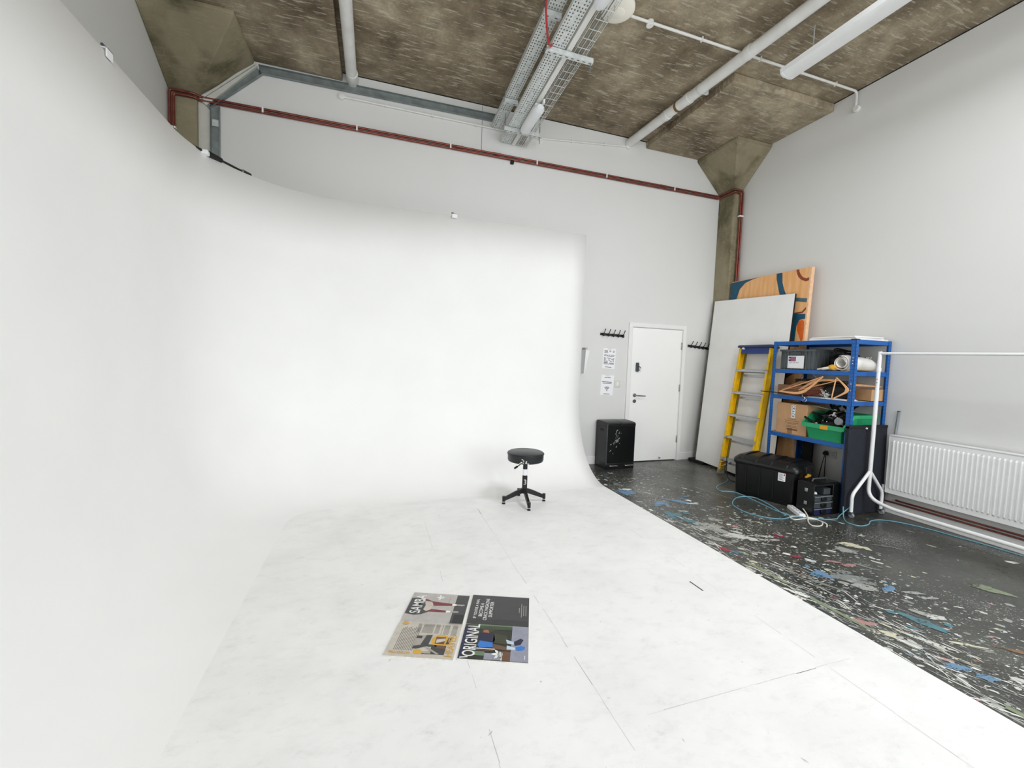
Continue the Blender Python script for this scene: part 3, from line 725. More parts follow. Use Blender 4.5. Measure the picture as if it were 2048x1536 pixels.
mb = MB(); mb.loft([[Vector((x, y, z)) for y, z in ((y0 - .004, .60), (y1 + .004, .60), (y1 + .004, .648), (y1 - .03, .668), ((y0 + y1) / 2, .668), (y0 + .02, .66), (y0 - .004, .645))] for x in ((x0 + x1) / 2 + .001, x1 + .004)]); mb.build('lid', BLACK, t, bevel=.005)
MB().box((x0 - .002, y0 - .002, 0), (x1 + .002, y1, .085)).build('base', BLACK, t, bevel=.006)
for a in (x0 + .05, x0 + .30): 
    mb = MB(); mb.box((a, y0 - .032, .045), (a + .13, y0 - .002, .058)); mb.build('pedal', SILVER, t, bevel=.003)
MB().box((x0 - .0015, y0 + .09, .53), (x0 + .001, y0 + .18, .56)).build('hand_grip', BLACKM, t)
MB().box((x0 - .001, y0 - .006, .06), (x0 + .014, y0 + .005, .64)).build('corner_strip', DARKGREY, t, bevel=.003)

# ------------------------------------------------------------------ leaning white flat
t = thing('studio_flat', 'tall white board with black edges leaning behind the yellow stepladder', 'board', (4.8, 4.5, 0))
TL, TR, BR, BL = Vector((5.035, 5.30, 2.505)), Vector((5.05, 3.99, 2.45)), Vector((4.722, 3.872, .006)), Vector((4.727, 5.174, .05)); nb = Vector((.024, 0, -.003))
front = [BR, BL, TL, TR]; MB().add([p - nb * .02 for p in front], [(0, 1, 2, 3)]).build('white_face', pbr('white flat paint', '#f3f2f0', .6, var=.03, scale=3), t, smooth=0)
mb = MB(); mb.hexa(front, [p + nb for p in front]); mb.build('black_edge', BLACKM, t)
tag(MB().box((4.70, 5.0, 0), (4.83, 5.3, .049)).build('black_block', BLACKM, bevel=.005), 'low black block on the floor under the far corner of the white board', 'block')

# painted plywood panel
t = thing('painted_panel', 'tall plywood panel painted with orange and petrol blue shapes leaning on the right wall', 'panel', (5.03, 4.5, 0))
K = .991
def AP(y, z, e=0.0):
    y, z = y * K, 1.5 + (z - 1.5) * K; return Vector((5.0 + .1 * z / 2.75 - e, y, z))
mb = MB(); c4 = [(3.885, .01), (5.10, .01), (5.114, 2.777), (3.872, 2.772)]
P4 = [AP(*q) for q in c4]; P4[0].z = P4[1].z = .003; mb.hexa(P4, [p + Vector((.012, 0, 0)) for p in P4])
e = .0006
def ap(pts, m): mb.poly([AP(y, z, e) for y, z in pts], m)
ap([(5.112, 2.770), (4.608, 2.772), (4.72, 2.762), (4.854, 2.728), (4.944, 2.648), (4.983, 2.525), (5.02, 2.40), (5.11, 2.40)], 1)
ap([(4.354, 2.772), (4.273, 2.772), (4.265, 2.74), (4.255, 2.64), (4.22, 2.54), (4.17, 2.44), (4.25, 2.40), (4.30, 2.54), (4.33, 2.64), (4.348, 2.70)], 1)
arc = [(4.075, 2.772), (4.06, 2.72), (4.035, 2.67), (3.99, 2.628), (3.93, 2.60), (3.874, 2.612)]; arci = [(3.874, 2.650), (3.93, 2.638), (3.975, 2.66), (4.005, 2.695), (4.027, 2.735), (4.036, 2.772)]
for i in range(5): ap([arc[i], arc[i + 1], arci[4 - i], arci[5 - i]], 2)
ap([(4.10, 2.421), (3.874, 2.382), (3.874, 2.33), (4.10, 2.376)], 3)
ap([(3.876, 2.30), (3.876, 2.262), (3.936, 2.202), (4.06, 2.197), (4.06, 2.217), (3.945, 2.224)], 2)
ap([(4.10, 2.208), (3.876, 2.187), (3.876, 2.131), (3.966, 2.118), (3.998, 2.044), (4.006, 1.80), (4.10, 1.80)], 1)
ap([(3.966, 2.114), (3.93, 2.117), (3.905, 2.101), (3.887, 2.018), (3.887, 1.90), (3.915, 1.83), (3.985, 1.99), (3.992, 2.07)], 4)
ap([(4.106, 1.40), (4.035, 1.446), (3.949, 1.449), (4.04, 1.39), (4.106, 1.33)], 2)
mb.build('painted_face', [PLY, ART_BLUE, ART_BROWN, ART_GREY, ART_ORANGE], t, smooth=0, fix=False)
mb = MB()
for (ya, za2, yb2, zb2, w) in ((3.872, .01, 3.858, 2.775, .05),):
    a0, b0 = AP(3.885, .02), AP(3.872, 2.772); a0.z = .003
    q = lambda p: [p + Vector((-.001, -.004, 0)), p + Vector((-.001, .02, 0)), p + Vector((.05, .02, 0)), p + Vector((.05, -.004, 0))]
    mb.hexa(q(a0), q(b0))
mb.build('frame_batten', PINE, t, bevel=.002)
a0, b0 = AP(5.10, 2.742), AP(3.875, 2.742); mb = MB(); q = lambda p: [p + Vector((.013, 0, 0)), p + Vector((.05, 0, 0)), p + Vector((.05, 0, .028)), p + Vector((.013, 0, .028))]; mb.hexa(q(a0), q(b0)); mb.build('frame_batten', PINE, t)

# ------------------------------------------------------------------ stepladder
t = thing('stepladder', 'yellow fibreglass stepladder with navy top folded against the white board', 'ladder', (4.575, 4.318, 0), local=True, rot=(0, .137, 0))
HL = 1.80
for s in (1, -1):
    yo = lambda z: s * (.262 - .006 * z); mb = MB()
    def bar(xa, xb, da, db, z0=.03, z1=HL - .03):
        q = lambda z: [(xa, yo(z) - s * da, z), (xb, yo(z) - s * da, z), (xb, yo(z) - s * db, z), (xa, yo(z) - s * db, z)]
        mb.hexa(q(z0), q(z1))
    bar(0, .075, 0, .005); bar(0, .005, 0, .035); bar(.07, .075, 0, .03); mb.build('stile', YELLOW, t)
    mb = MB(); q = lambda z, k: [(-.008 - k, yo(z) + s * .006, z), (.085 + k, yo(z) + s * .006, z), (.085 + k, yo(z) - s * .04, z), (-.008 - k, yo(z) - s * .04, z)]
    mb.hexa(q(.0, .004), q(.07, 0)); mb.build('foot', pbr('worn rubber foot', '#8d8a7d', .8, var=.3, scale=30), t, bevel=.004)
    mb = MB(); q = lambda z: [(.09, yo(z) - s * .012, z), (.112, yo(z) - s * .012, z), (.112, yo(z) - s * .038, z), (.09, yo(z) - s * .038, z)]; mb.hexa(q(.06), q(HL - .06)); mb.build('support_rail', pbr('olive fibreglass', '#8c7d2a', .5, var=.15, scale=15), t)
for k, z in enumerate((.235, .545, .850, 1.165, 1.475)):
    w = .252 - .006 * z; mb = MB(); mb.box((-.004, -w, z - .028), (.002, w, z + .005)); mb.box((-.004, -w, z), (.082, w, z + .006))
    for j in range(7): mb.box((.004 + j * .011, -w + .02, z + .006), (.009 + j * .011, w - .02, z + .009))
    mb.box((.078, -w, z - .03), (.082, w, z + .006))
    st = mb.build('step', ALU, t)
    for s in (1, -1):
        m2 = MB(); m2.tube([(-.007, s * (w - .004), z - .045 if k < 2 else z + .008), (-.007, s * (w - .05), z - .004)], .0045, 6)
        m2.build('brace', ALU, st)
    MB().box((.092, -w + .03, z - .08), (.106, w - .03, z - .055)).build('cross_bar', ALU, t)
for s in (1, -1):
    mb = MB(); mb.tube([(.0, s * .25, .16), (.03, s * .13, .225)], .008, 8); mb.tube([(.01, s * .25, .09), (.035, s * .07, .22)], .008, 8); mb.build('foot_brace', ALU, t)
mb = MB(); lp = [rrect(-.03, -.275, .12, .275, .03, HL - .02), rrect(-.03, -.275, .12, .275, .03, HL), rrect(-.018, -.262, .108, .262, .025, HL + .012)]; mb.loft(lp)
mb.build('ladder_cap', pbr('navy top plastic', '#27345a', .4, var=.1), t)
mb = MB(); mb.box((.0, -.215, HL - .105), (.012, .215, HL - .02)); mb.box((.0, -.245, HL - .06), (.10, -.235, HL - .02)); mb.box((.0, .235, HL - .06), (.10, .245, HL - .02)); mb.build('cap_apron', pbr('blue apron plastic', '#16357d', .4, var=.1), t)
for s in (1, -1):
    for dz in (.03, .06): MB().cyl((.05, s * .262, HL - dz), (.05, s * .272, HL - dz), .008, n=10).build('rivet', SILVER, t)
MB().cyl((-.026, .17, HL - .035), (.0, .17, HL - .035), .014, n=12).build('tool_hole', WHITE, t)

# ------------------------------------------------------------------ blue shelving
SX0, SX1, SY0, SY1 = 4.665, 5.205, 2.985, 3.915
t = thing('shelving_unit', 'blue steel shelving unit loaded with boxes against the right wall', 'shelving', ((SX0 + SX1) / 2, (SY0 + SY1) / 2, 0))
SH = 1.822
for x, sx in ((SX0, 1), (SX1, -1)):
    for y, sy in ((SY0, 1), (SY1, -1)):
        mb = MB(); w, g = .042, .0025
        mb.box((min(x, x + sx * w), min(y, y + sy * g), 0), (max(x, x + sx * w), max(y, y + sy * g), SH)); mb.box((min(x, x + sx * g), min(y, y + sy * w), 0), (max(x, x + sx * g), max(y, y + sy * w), SH))
        m2 = mb
        z = .06
        while z < SH - .05:      # keyhole slots
            for off in (.014, .03):
                mb.box((x - sx * .0006 if sx > 0 else x, y + sy * off - .003, z), (x if sx > 0 else x + .0006, y + sy * off + .003, z + .011), 1)
                mb.box((x + sx * off - .003, y - .0006 if sy > 0 else y, z), (x + sx * off + .003, y if sy > 0 else y + .0006, z + .011), 1)
            z += .038
        mb.build('post', [BLUE, pbr('slot shadow blue', '#0b3775', .6)], t, smooth=0)
LEV = [1.82, 1.49, 1.178, .722]
for k, z in enumerate(LEV):
    mb = MB(); hb = .048
    for x in (SX0 + .003, SX1 - .009): mb.box((x, SY0 + .003, z - hb), (x + .006, SY1 - .003, z))
    for y in (SY0 + .003, SY1 - .009): mb.box((SX0 + .009, y, z - hb), (SX1 - .009, y + .006, z))
    mb.box((SX0 + .003, SY0 + .003, z - hb), (SX0 + .03, SY1 - .003, z - hb + .004)); mb.box((SX0 + .003, SY0 + .003, z - hb), (SX1 - .003, SY0 + .03, z - hb + .004))
    mb.build('beam', BLUE, t, bevel=.0015)
    MB().box((SX0 + .01, SY0 + .01, z - .012), (SX1 - .01, SY1 - .01, z - .002)).build('shelf_board', MDF, t)
MB().box((SX0 - .006, SY0 - .004, SH - .004), (SX0 + .05, SY0 + .05, SH + .004)).build('post_cap', NAVY, t, bevel=.002)
# white marks: bolts on the near post
for z in (1.63, 1.60, 1.57, 1.36, 1.29): MB().cyl((SX0 - .003, SY0 + .018, z), (SX0, SY0 + .018, z), .0055, n=10).build('bolt', SILVER, t)

# foam boards on top
for k, (x0, y0, x1, y1, rz, lab) in enumerate(((4.70, 3.01, 5.19, 3.50, .00, 'white foam board flat on top of the blue shelving, lowest of its stack'),
                                              (4.72, 3.04, 5.18, 3.52, .03, 'white foam board flat on top of the blue shelving, middle of its stack'),
                                              (4.705, 3.02, 5.13, 3.48, -.03, 'white foam board flat on top of the blue shelving, topmost of its stack'))):
    z = 1.8225 + .0125 * k; M = Matrix.Translation(((x0 + x1) / 2, (y0 + y1) / 2, z)) @ Matrix.Rotation(rz, 4, 'Z')
    o = MB().box((-(x1 - x0) / 2, -(y1 - y0) / 2, 0), ((x1 - x0) / 2, (y1 - y0) / 2, .012), mat=M).build('foam_board', FOAM, smooth=0); tag(o, lab, 'foam board', 'foam boards on top of the shelving')

# grey crate with a label
t = thing('storage_crate', 'grey ribbed plastic crate with a white label on the upper shelf', 'crate', (4.95, 3.655, 1.49))
x0, x1, y0, y1, z0, z1 = 4.725, 5.15, 3.435, 3.875, 1.4905, 1.725
mb = MB(); i = .014
def walls(m, x0, y0, x1, y1, z0, z1, th):
    m.box((x0, y0, z0), (x0 + th, y1, z1)); m.box((x1 - th, y0, z0), (x1, y1, z1)); m.box((x0 + th, y0, z0), (x1 - th, y0 + th, z1)); m.box((x0 + th, y1 - th, z0), (x1 - th, y1, z1)); m.box((x0, y0, z0), (x1, y1, z0 + th))
walls(mb, x0 + i, y0 + i, x1 - i, y1 - i, z0, z1, .006); mb.build('body', CRATE, t)
mb = MB(); walls(mb, x0, y0, x1, y1, z1 - .022, z1, .02); mb.v[:] = mb.v; mb.f = mb.f[:24]; mb.mi = mb.mi[:24]; mb.build('rim', CRATE, t)
for y in [y0 + i + .004 + k * (y1 - y0 - 2 * i - .016) / 9 for k in range(10)]: MB().box((x0 + .002, y, z0), (x0 + i, y + .008, z1 - .02)).build('rib', CRATE, t)
for x in [x0 + i + .02 + k * .06 for k in range(7)]: MB().box((x, y0 + .002, z0), (x + .008, y0 + i, z1 - .02)).build('rib', CRATE, t)
MB().box((x0 - .003, 3.60, z1 - .065), (x0 + .003, 3.72, z1 - .03)).build('grip', DARKGREY, t, bevel=.002)
mb = MB(); lx = x0 - .0005; mb.box((lx - .001, 3.565, z0 + .012), (lx, 3.765, z0 + .16), 0); e = lx - .0013
mb.poly([(e, 3.755, z0 + .15), (e, 3.665, z0 + .15), (e, 3.665, z0 + .095), (e, 3.755, z0 + .095)], 1)
for k in range(4): mb.poly([(e - .0003, 3.725, z0 + .142 - k * .012), (e - .0003, 3.672, z0 + .142 - k * .012), (e - .0003, 3.672, z0 + .137 - k * .012), (e - .0003, 3.725, z0 + .137 - k * .012)], 2)
mb.poly([(e - .0003, 3.752, z0 + .128), (e - .0003, 3.733, z0 + .128), (e - .0003, 3.729, z0 + .12), (e - .0003, 3.752, z0 + .118)], 0)
mb.text('LOT OF KIT', (e, 3.745, z0 + .072), (0, -1, 0), (0, 0, 1), .118, .014, 3)
mb.build('paper_label', [PAPER, pbr('plum print', '#5a2a55', .6), pbr('pink print', '#d889a8', .6), INK], t, smooth=0, fix=False)

# rolled white vinyl, yellow cloth, black bag on the same shelf
t = thing('vinyl_roll', 'roll of white vinyl lying on the upper shelf beside the yellow cloth', 'roll', (4.9, 3.12, 1.49))
mb = MB(); lp = []
for x, k, dz in ((4.675, 1, 0), (4.70, 1.03, 0), (4.80, 1.0, 0), (4.95, .97, 0), (5.08, .88, 0), (5.15, .72, 0)):
    sec = [((.080 - .0021 * a - (.012 * math.sin(a * .5) ** 2 if a > 6.5 else 0)) * k, a) for a in [j * .35 for j in range(42)]]
    lp.append([Vector((x, 3.125 + r * math.cos(a + 1.2), 1.5735 + dz - .080 * (1 - k) + r * math.sin(a + 1.2))) for r, a in sec])
mb.loft(lp, cap=False, closed=False); mb.build('sheet', CLOTHW, t, fix=False, solid=.003)
MB().tube([(4.745 + .004 * math.sin(q), 3.125 + .083 * math.cos(q), 1.573 + .083 * math.sin(q)) for q in (2 * PI * i / 28 for i in range(28))], .006, 6, closed=True).build('tie_band', CLOTHW, t)
for x in (4.99, 5.02, 5.06): MB().cyl((x, 3.10, 1.615), (x + .02, 3.09, 1.645), .010, n=8).build('eyelet', SILVER, t)
def lump(c, s, seed, n=14, amp=.22):
    r = random.Random(seed); mb = MB(); lp = []
    ph = [r.uniform(0, 6) for _ in range(6)]
    for i in range(1, n):
        th = PI * i / n; l = []
        for k in range(n * 2):
            a = PI * k / n; q = 1 + amp * (math.sin(3 * a + ph[0] + 2 * th) * .5 + math.sin(5 * a + ph[1] - 3 * th) * .35 + math.sin(2 * th + ph[2]) * .3) * math.sin(th)
            l.append(Vector((c[0] + s[0] * q * math.sin(th) * math.cos(a), c[1] + s[1] * q * math.sin(th) * math.sin(a), max(c[2] - s[2] * .8, c[2] + s[2] * q * math.cos(th)))))
        lp.append(l)
    return mb.loft(lp)
t = thing('work_glove', 'yellow and white work glove on the front of the upper shelf', 'glove', (4.68, 3.26, 1.49))
lump((4.70, 3.215, 1.523), (.05, .055, .034), 3).build('cuff', YGLOVE, t)
mb = MB()
for k, (dx, dl) in enumerate(((-.025, .11), (-.008, .125), (.01, .12), (.028, .10))): mb.tube([(4.695 + dx, 3.245, 1.522), (4.69 + dx, 3.29, 1.514), (4.685 + dx, 3.245 + dl, 1.500)], [.013, .0115, .007], 8)
mb.tube([(4.66, 3.225, 1.52), (4.645, 3.26, 1.508), (4.645, 3.295, 1.502)], [.012, .011, .007], 8)
mb.build('fingers', pbr('off white cloth', '#e8dfc8', .85, var=.06, scale=40), t)
t = thing('cable_bag', 'black bag of cables at the back of the upper shelf', 'bag', (5.02, 3.25, 1.49))
lump((5.02, 3.30, 1.585), (.15, .12, .115), 5).build('bag', BLACKM, t)
for k in range(3): MB().tube(spline([(4.86 + .02 * k, 3.20, 1.64), (4.86, 3.26 + .03 * k, 1.71), (4.95, 3.36, 1.70 + .02 * k), (5.0, 3.22 + .02 * k, 1.71), (4.90, 3.13, 1.685)], 6), .008, 7).build('cable', BLACK, t)

# middle shelf: boards, cloth, shirt, box, hangers
def slab(name, lab, cat, lo, hi, mat, grp=None, bev=.002, rz=0):
    c = [(a + b) / 2 for a, b in zip(lo, hi)]; M = Matrix.Translation((c[0], c[1], lo[2])) @ Matrix.Rotation(rz, 4, 'Z')
    o = MB().box((-(hi[0] - lo[0]) / 2, -(hi[1] - lo[1]) / 2, 0), ((hi[0] - lo[0]) / 2, (hi[1] - lo[1]) / 2, hi[2] - lo[2]), mat=M).build(name, mat, bevel=bev); return tag(o, lab, cat, grp)
t = thing('cardboard_tray', 'low open cardboard box behind the wooden hangers on the middle shelf', 'box', (4.9, 3.62, 1.178))
mb = MB(); walls(mb, 4.76, 3.36, 5.0, 3.90, 1.179, 1.30, .005); mb.build('tray', CARDD, t)
for k in range(6):
    z = 1.185 + .032 * k
    mb = MB(); lp = []
    for i in range(9):
        y = 3.28 + .60 * i / 8; w = .004 * math.sin(i * 1.3 + k)
        lp.append([Vector((x, y, z + w + dz)) for x, dz in ((5.02, .0), (5.014, .014), (5.02, .028), (5.15, .028), (5.16, .014), (5.15, 0))])
    mb.loft(lp); o = mb.build('folded_cloth', OLIVE)
    tag(o, ['folded olive cloth at the bottom of the pile behind the hangers', 'folded olive cloth second from the bottom of the pile behind the hangers', 'folded olive cloth third from the bottom of the pile behind the hangers', 'folded olive cloth third from the top of the pile behind the hangers', 'folded olive cloth second from the top of the pile behind the hangers', 'folded olive cloth on top of the pile behind the hangers'][k], 'cloth', 'folded olive cloths on the middle shelf')
t = thing('cardboard_box', 'small brown cardboard box at the wall end of the middle shelf', 'box', (5.09, 3.1, 1.178))
mb = MB(); walls(mb, 4.99, 3.005, 5.19, 3.25, 1.179, 1.305, .004); mb.build('box_body', CARD, t)
t = thing('printed_shirt', 'crumpled black shirt with white print among the wooden hangers', 'shirt', (4.78, 3.2, 1.178))
mb = lump((4.79, 3.215, 1.25), (.10, .155, .085), 11, 18, .18); mb.build('fabric', BLACKM, t)
mb = MB()
for k in range(22):
    a = rnd.uniform(0, 6.28); cy, cz = 3.27 + rnd.gauss(0, .028), 1.235 + rnd.gauss(0, .022); L, w = rnd.uniform(.006, .02), rnd.uniform(.002, .005); th = rnd.gauss(.7, .5)
    u, v = Vector((0, math.cos(th) * L, math.sin(th) * L)), Vector((0, -math.sin(th) * w, math.cos(th) * w)); c = Vector((4.672 + .0003 * k, cy, cz)); mb.prism([c - u, c - v, c + u, c + v], (.03, 0, 0))
mb.build('white_print', pm[0], t, smooth=0)
for k, (z, x, y0, y1, lab) in enumerate(((1.1785, 4.69, 3.03, 3.46, 'lower white envelope flat under the hangers on the middle shelf'), (1.186, 4.70, 3.05, 3.5, 'upper white envelope flat under the hangers on the middle shelf'))):
    slab('envelope', lab, 'envelope', (x - .015, y0, z), (x + .14, y1, z + .006), PAPER, 'envelopes on the middle shelf')
slab('dark_batten', 'black batten sticking out of the middle shelf towards the stepladder', 'batten', (4.655, 3.30, 1.197), (4.685, 4.05, 1.206), BLACKM)

def hanger(lab, E1, E2, neck, mat=BEECH, hook=True, bar=True):
    E1, E2, neck = Vector(E1), Vector(E2), Vector(neck); c = (E1 + E2) / 2; X = (E2 - E1).normalized(); W = (E2 - E1).length
    U = neck - c; U = (U - X * U.dot(X)).normalized(); N = X.cross(U); h = (neck - c).dot(U)
    t = thing('clothes_hanger', lab, 'hanger', tuple(c), group='wooden clothes hangers on the middle shelf')
    T = lambda x, u, n=0: c + X * x + U * u + N * n
    mb = MB(); top, bot = [], []
    for i in range(25):
        f = -1 + 2 * i / 24; x = f * W / 2; u = h * (1 - abs(f) ** 1.25) if abs(f) > .15 else h * (1 - .15 ** 1.25) + .004 * (1 - abs(f) / .15)
        wd = .014 + .020 * (1 - abs(f)) ** .8; top.append((x, u)); bot.append((x, u - wd))
    lp = [[T(*top[i], -.0065), T(*top[i], .0065), T(*bot[i], .0065), T(*bot[i], -.0065)] for i in range(25)]; mb.loft(lp); mb.build('shoulders', mat, t, bevel=.003)
    if bar: MB().cyl(T(-W / 2 + .015, -.006), T(W / 2 - .015, -.006), .006, n=10).build('trouser_bar', mat, t)
    if hook:
        pts = [T(0, h), T(0, h + .03)] + [T(.02 * math.sin(a) + .0, h + .052 - .022 * math.cos(a)) for a in (PI * 1.4 * i / 12 for i in range(13))]
        MB().tube(pts, .0022, 7).build('hook', SILVER, t)
hanger('beech hanger at the shelf edge tipped up towards the black shirt', (4.635, 3.775, 1.215), (4.665, 3.29, 1.415), (4.63, 3.50, 1.205))
hanger('beech hanger standing on its end over the black shirt', (4.655, 3.14, 1.42), (4.635, 3.16, 1.185), (4.66, 3.01, 1.255), hook=False)
hanger('beech hanger lying behind the tipped one against the cardboard tray', (4.70, 3.15, 1.395), (4.72, 3.60, 1.255), (4.71, 3.36, 1.40))
hanger('dark red hanger lying lowest under the other hangers', (4.69, 3.70, 1.215), (4.71, 3.26, 1.275), (4.67, 3.46, 1.19), DRED)
hanger('beech hanger lying across the right end of the middle shelf', (4.70, 3.06, 1.345), (5.16, 3.03, 1.335), (4.93, 3.17, 1.355))
hanger('brown hanger lying flat across the cardboard tray', (4.73, 3.82, 1.24), (4.74, 3.36, 1.33), (4.76, 3.60, 1.36), pbr('brown varnish', '#a5714a', .45, var=.15, scale=40))

# lower shelf: carton and green bin of clamps
t = thing('shipping_carton', 'cardboard carton with a black and white word label on the lower shelf', 'box', (4.86, 3.65, .722))
x0, x1, y0, y1, z0, z1 = 4.70, 5.0, 3.462, 3.84, .7225, 1.085
mb = MB(); mb.box((x0, y0, z0), (x1, y1, z1)); mb.build('carton_body', CARD, t, bevel=.003)
mb = MB(); mb.box((x0 + .002, 3.63, z1), (x1 - .002, 3.69, z1 + .0006)); mb.box((x0 - .0006, 3.63, z0 + .001), (x0, 3.69, z0 + .07)); mb.build('packing_tape', pbr('brown tape', '#9c7148', .35), t, smooth=0)
mb = MB(); e = x0 - .0008
zt = z1 - .015
for k, ch in enumerate('CRACK'):
    za2 = zt - k * .031; mb.poly([(e, 3.655, za2), (e, 3.605, za2), (e, 3.605, za2 - .0305), (e, 3.655, za2 - .0305)], 0)
    mb.text(ch, (e - .0004, 3.648, za2 - .004), (0, 0, -1), (0, -1, 0), .023, .036, 1)
for z, w in ((.175, .05), (.155, .09), (.132, .085), (.118, .05), (.095, .06), (.08, .075)): mb.poly([(e, 3.64 + w, z0 + z + .004), (e, 3.64 - w, z0 + z + .004), (e, 3.64 - w, z0 + z), (e, 3.64 + w, z0 + z)], 2)
for k in range(16): mb.poly([(e, 3.70 - k * .0085, z0 + .065), (e, 3.70 - k * .0085 - .006, z0 + .065), (e, 3.70 - k * .0085 - .006, z0 + .045), (e, 3.70 - k * .0085, z0 + .045)], 2)
mb.build('printed_face', [PAPER, INK, pbr('brown ink', '#5a4130', .7)], t, smooth=0, fix=False)

t = thing('parts_bin', 'green open fronted parts bin full of clamps on the lower shelf', 'bin', (4.9, 3.24, .722))
x0, x1, y0, y1, z0 = 4.655, 5.14, 3.035, 3.455, .7225
def bxy(z): k = (z - z0) / .30; return .035 * (1 - k)
zb1 = z0 + .30; mb = MB()
i0, i1 = .035, 0
out_b = [(x0 + i0, y0 + i0, z0), (x1 - i0, y0 + i0, z0), (x1 - i0, y1 - i0, z0), (x0 + i0, y1 - i0, z0)]
fz = z0 + .165
mb.hexa(out_b, [(p[0], p[1], p[2] + .006) for p in out_b])
def wall4(a, b, c, d, th):  mb.hexa([a, b, c, d], [Vector(p) + Vector(th) for p in (a, b, c, d)])
wall4((x0 + i0, y0 + i0, z0), (x1 - i0, y0 + i0, z0), (x1, y0, zb1), (x0 + .13, y0, zb1), (0, .006, 0)); mb.add([(x0 + i0, y0 + i0, z0), (x0 + .13, y0, zb1), (x0, y0 + .012, fz), (x0 + i0, y0 + i0 + .006, z0), (x0 + .13, y0 + .006, zb1), (x0, y0 + .018, fz)], [(0, 1, 2), (3, 5, 4), (0, 2, 5, 3), (1, 4, 5, 2), (0, 3, 4, 1)])
wall4((x0 + i0, y1 - i0, z0), (x1 - i0, y1 - i0, z0), (x1, y1, zb1), (x0 + .13, y1, zb1), (0, -.006, 0)); mb.add([(x0 + i0, y1 - i0, z0), (x0 + .13, y1, zb1), (x0, y1 - .012, fz), (x0 + i0, y1 - i0 - .006, z0), (x0 + .13, y1 - .006, zb1), (x0, y1 - .018, fz)], [(0, 1, 2), (3, 5, 4), (0, 2, 5, 3), (1, 4, 5, 2), (0, 3, 4, 1)])
wall4((x0 + i0, y0 + i0, z0), (x0 + i0, y1 - i0, z0), (x0, y1 - .012, fz), (x0, y0 + .012, fz), (.006, 0, 0)); wall4((x1 - i0, y0 + i0, z0), (x1 - i0, y1 - i0, z0), (x1, y1, zb1), (x1, y0, zb1), (-.006, 0, 0))
mb.build('bin_body', GREEN, t, smooth=0)
mb = MB()
for y, s in ((y0, -1), (y1, 1)):
    yy2 = y - s * .012
    mb.hexa([(x0 - .012, yy2, fz - .035), (x0 + .01, yy2, fz - .035), (x0 + .01, y + s * .008, fz - .035), (x0 - .012, y + s * .008, fz - .035)], [(x0 - .02, yy2, fz + .012), (x0 + .0, yy2, fz + .012), (x0 + .0, y + s * .008, fz + .012), (x0 - .02, y + s * .008, fz + .012)])
    a, b, c = Vector((x0 - .018, y, fz)), Vector((x0 + .13, y, zb1 - .004)), Vector((x1 + .01, y, zb1 - .004))
    for p, q in ((a, b), (b, c)):
        d = Vector((0, s * .018, 0)); up2 = Vector((0, 0, .028))
        mb.hexa([p - up2, p - up2 + d, p + d + up2 * .3, p + up2 * .3], [q - up2, q - up2 + d, q + d + up2 * .3, q + up2 * .3])
mb.box((x0 - .02, y0, fz - .036), (x0 + .004, y1, fz + .012)); mb.box((x1 - .004, y0, zb1 - .03), (x1 + .012, y1, zb1 + .004))
mb.build('rim', GREEN, t)
mb = MB(); mb.box((x0 - .0225, 3.18, fz - .038), (x0 - .0205, 3.265, fz + .004)); mb.build('label', TAPE_Y, t)
for x in (4.80, 4.93, 5.05): MB().box((x, y0 + .004, zb1 - .085), (x + .012, y0 + .018, zb1 - .03)).build('rib', GREEN, t)
def clampy(lab, c, rz, knob):
    t = thing('spring_clamp', lab, 'clamp', c, rz, group='black clamps in the green parts bin', local=True)
    mb = MB(); mb.tube([(0, 0, 0), (.05, .012, .02), (.11, .0, .05)], [.021, .018, .012], 9); mb.build('jaw', BLACK, t)
    mb = MB(); mb.tube([(0, .015, 0), (-.05, .035, .03), (-.10, .03, .06)], [.016, .013, .012], 9); mb.build('handle', BLACK, t)
    MB().cyl((0, -.024, 0), (0, .036, 0), .011, n=12).build('pivot', knob, t)
    return t
c1 = clampy('black clamp lowest at the front of the green parts bin', (4.70, 3.36, .90), -.6, SILVER)
pos = [((4.74, 3.25, .87), .8, 'black clamp in the middle of the green parts bin'), ((4.76, 3.17, .90), 2.2, 'black clamp beside the grey tape reel in the green parts bin'), ((4.80, 3.34, .92), 2.9, 'black clamp against the carton side of the green parts bin'),
       ((4.84, 3.20, .97), -1.9, 'black clamp high on the pile in the green parts bin'), ((4.90, 3.28, 1.0), .3, 'black clamp topmost at the back of the green parts bin'), ((4.96, 3.14, 1.0), 1.4, 'black clamp at the wall end of the green parts bin'), ((4.78, 3.12, .86), -.2, 'black clamp near the blue post in the green parts bin')]
for p, r, lab in pos: dup(c1, (p[0] - .03, p[1], p[2] + .06), lab, (0.3, .1, r))
t = thing('cable_bundle', 'bundle of black cables heaped in the green parts bin', 'cable', (4.92, 3.24, .74))
mb = lump((4.90, 3.245, .885), (.20, .17, .165), 21, 16, .15); mb.build('heap', BLACKM, t)
for k in range(5):
    a0 = k * 1.3; MB().tube([(4.93 + (.10 - .01 * k) * math.cos(a), 3.24 + (.11 - .012 * k) * math.sin(a), .93 + .02 * k + .02 * math.sin(2 * a + k)) for a in (2 * PI * i / 24 for i in range(24))], .010, 7, closed=True).build('cable_loop', BLACK, t)
t = thing('tape_reel', 'small grey reel on the front of the green parts bin pile', 'reel', (4.69, 3.095, .95))
MB().lathe([(.012, -.014), (.036, -.014), (.036, -.010), (.028, -.008), (.028, .008), (.036, .010), (.036, .014), (.012, .014)], (4.665, 3.095, .955), 24, 0, 'x').build('reel', GREYTAPE, t)
t = thing('super_clamp', 'bright metal clamp on top of the black clamps', 'clamp', (4.70, 3.16, 1.02))
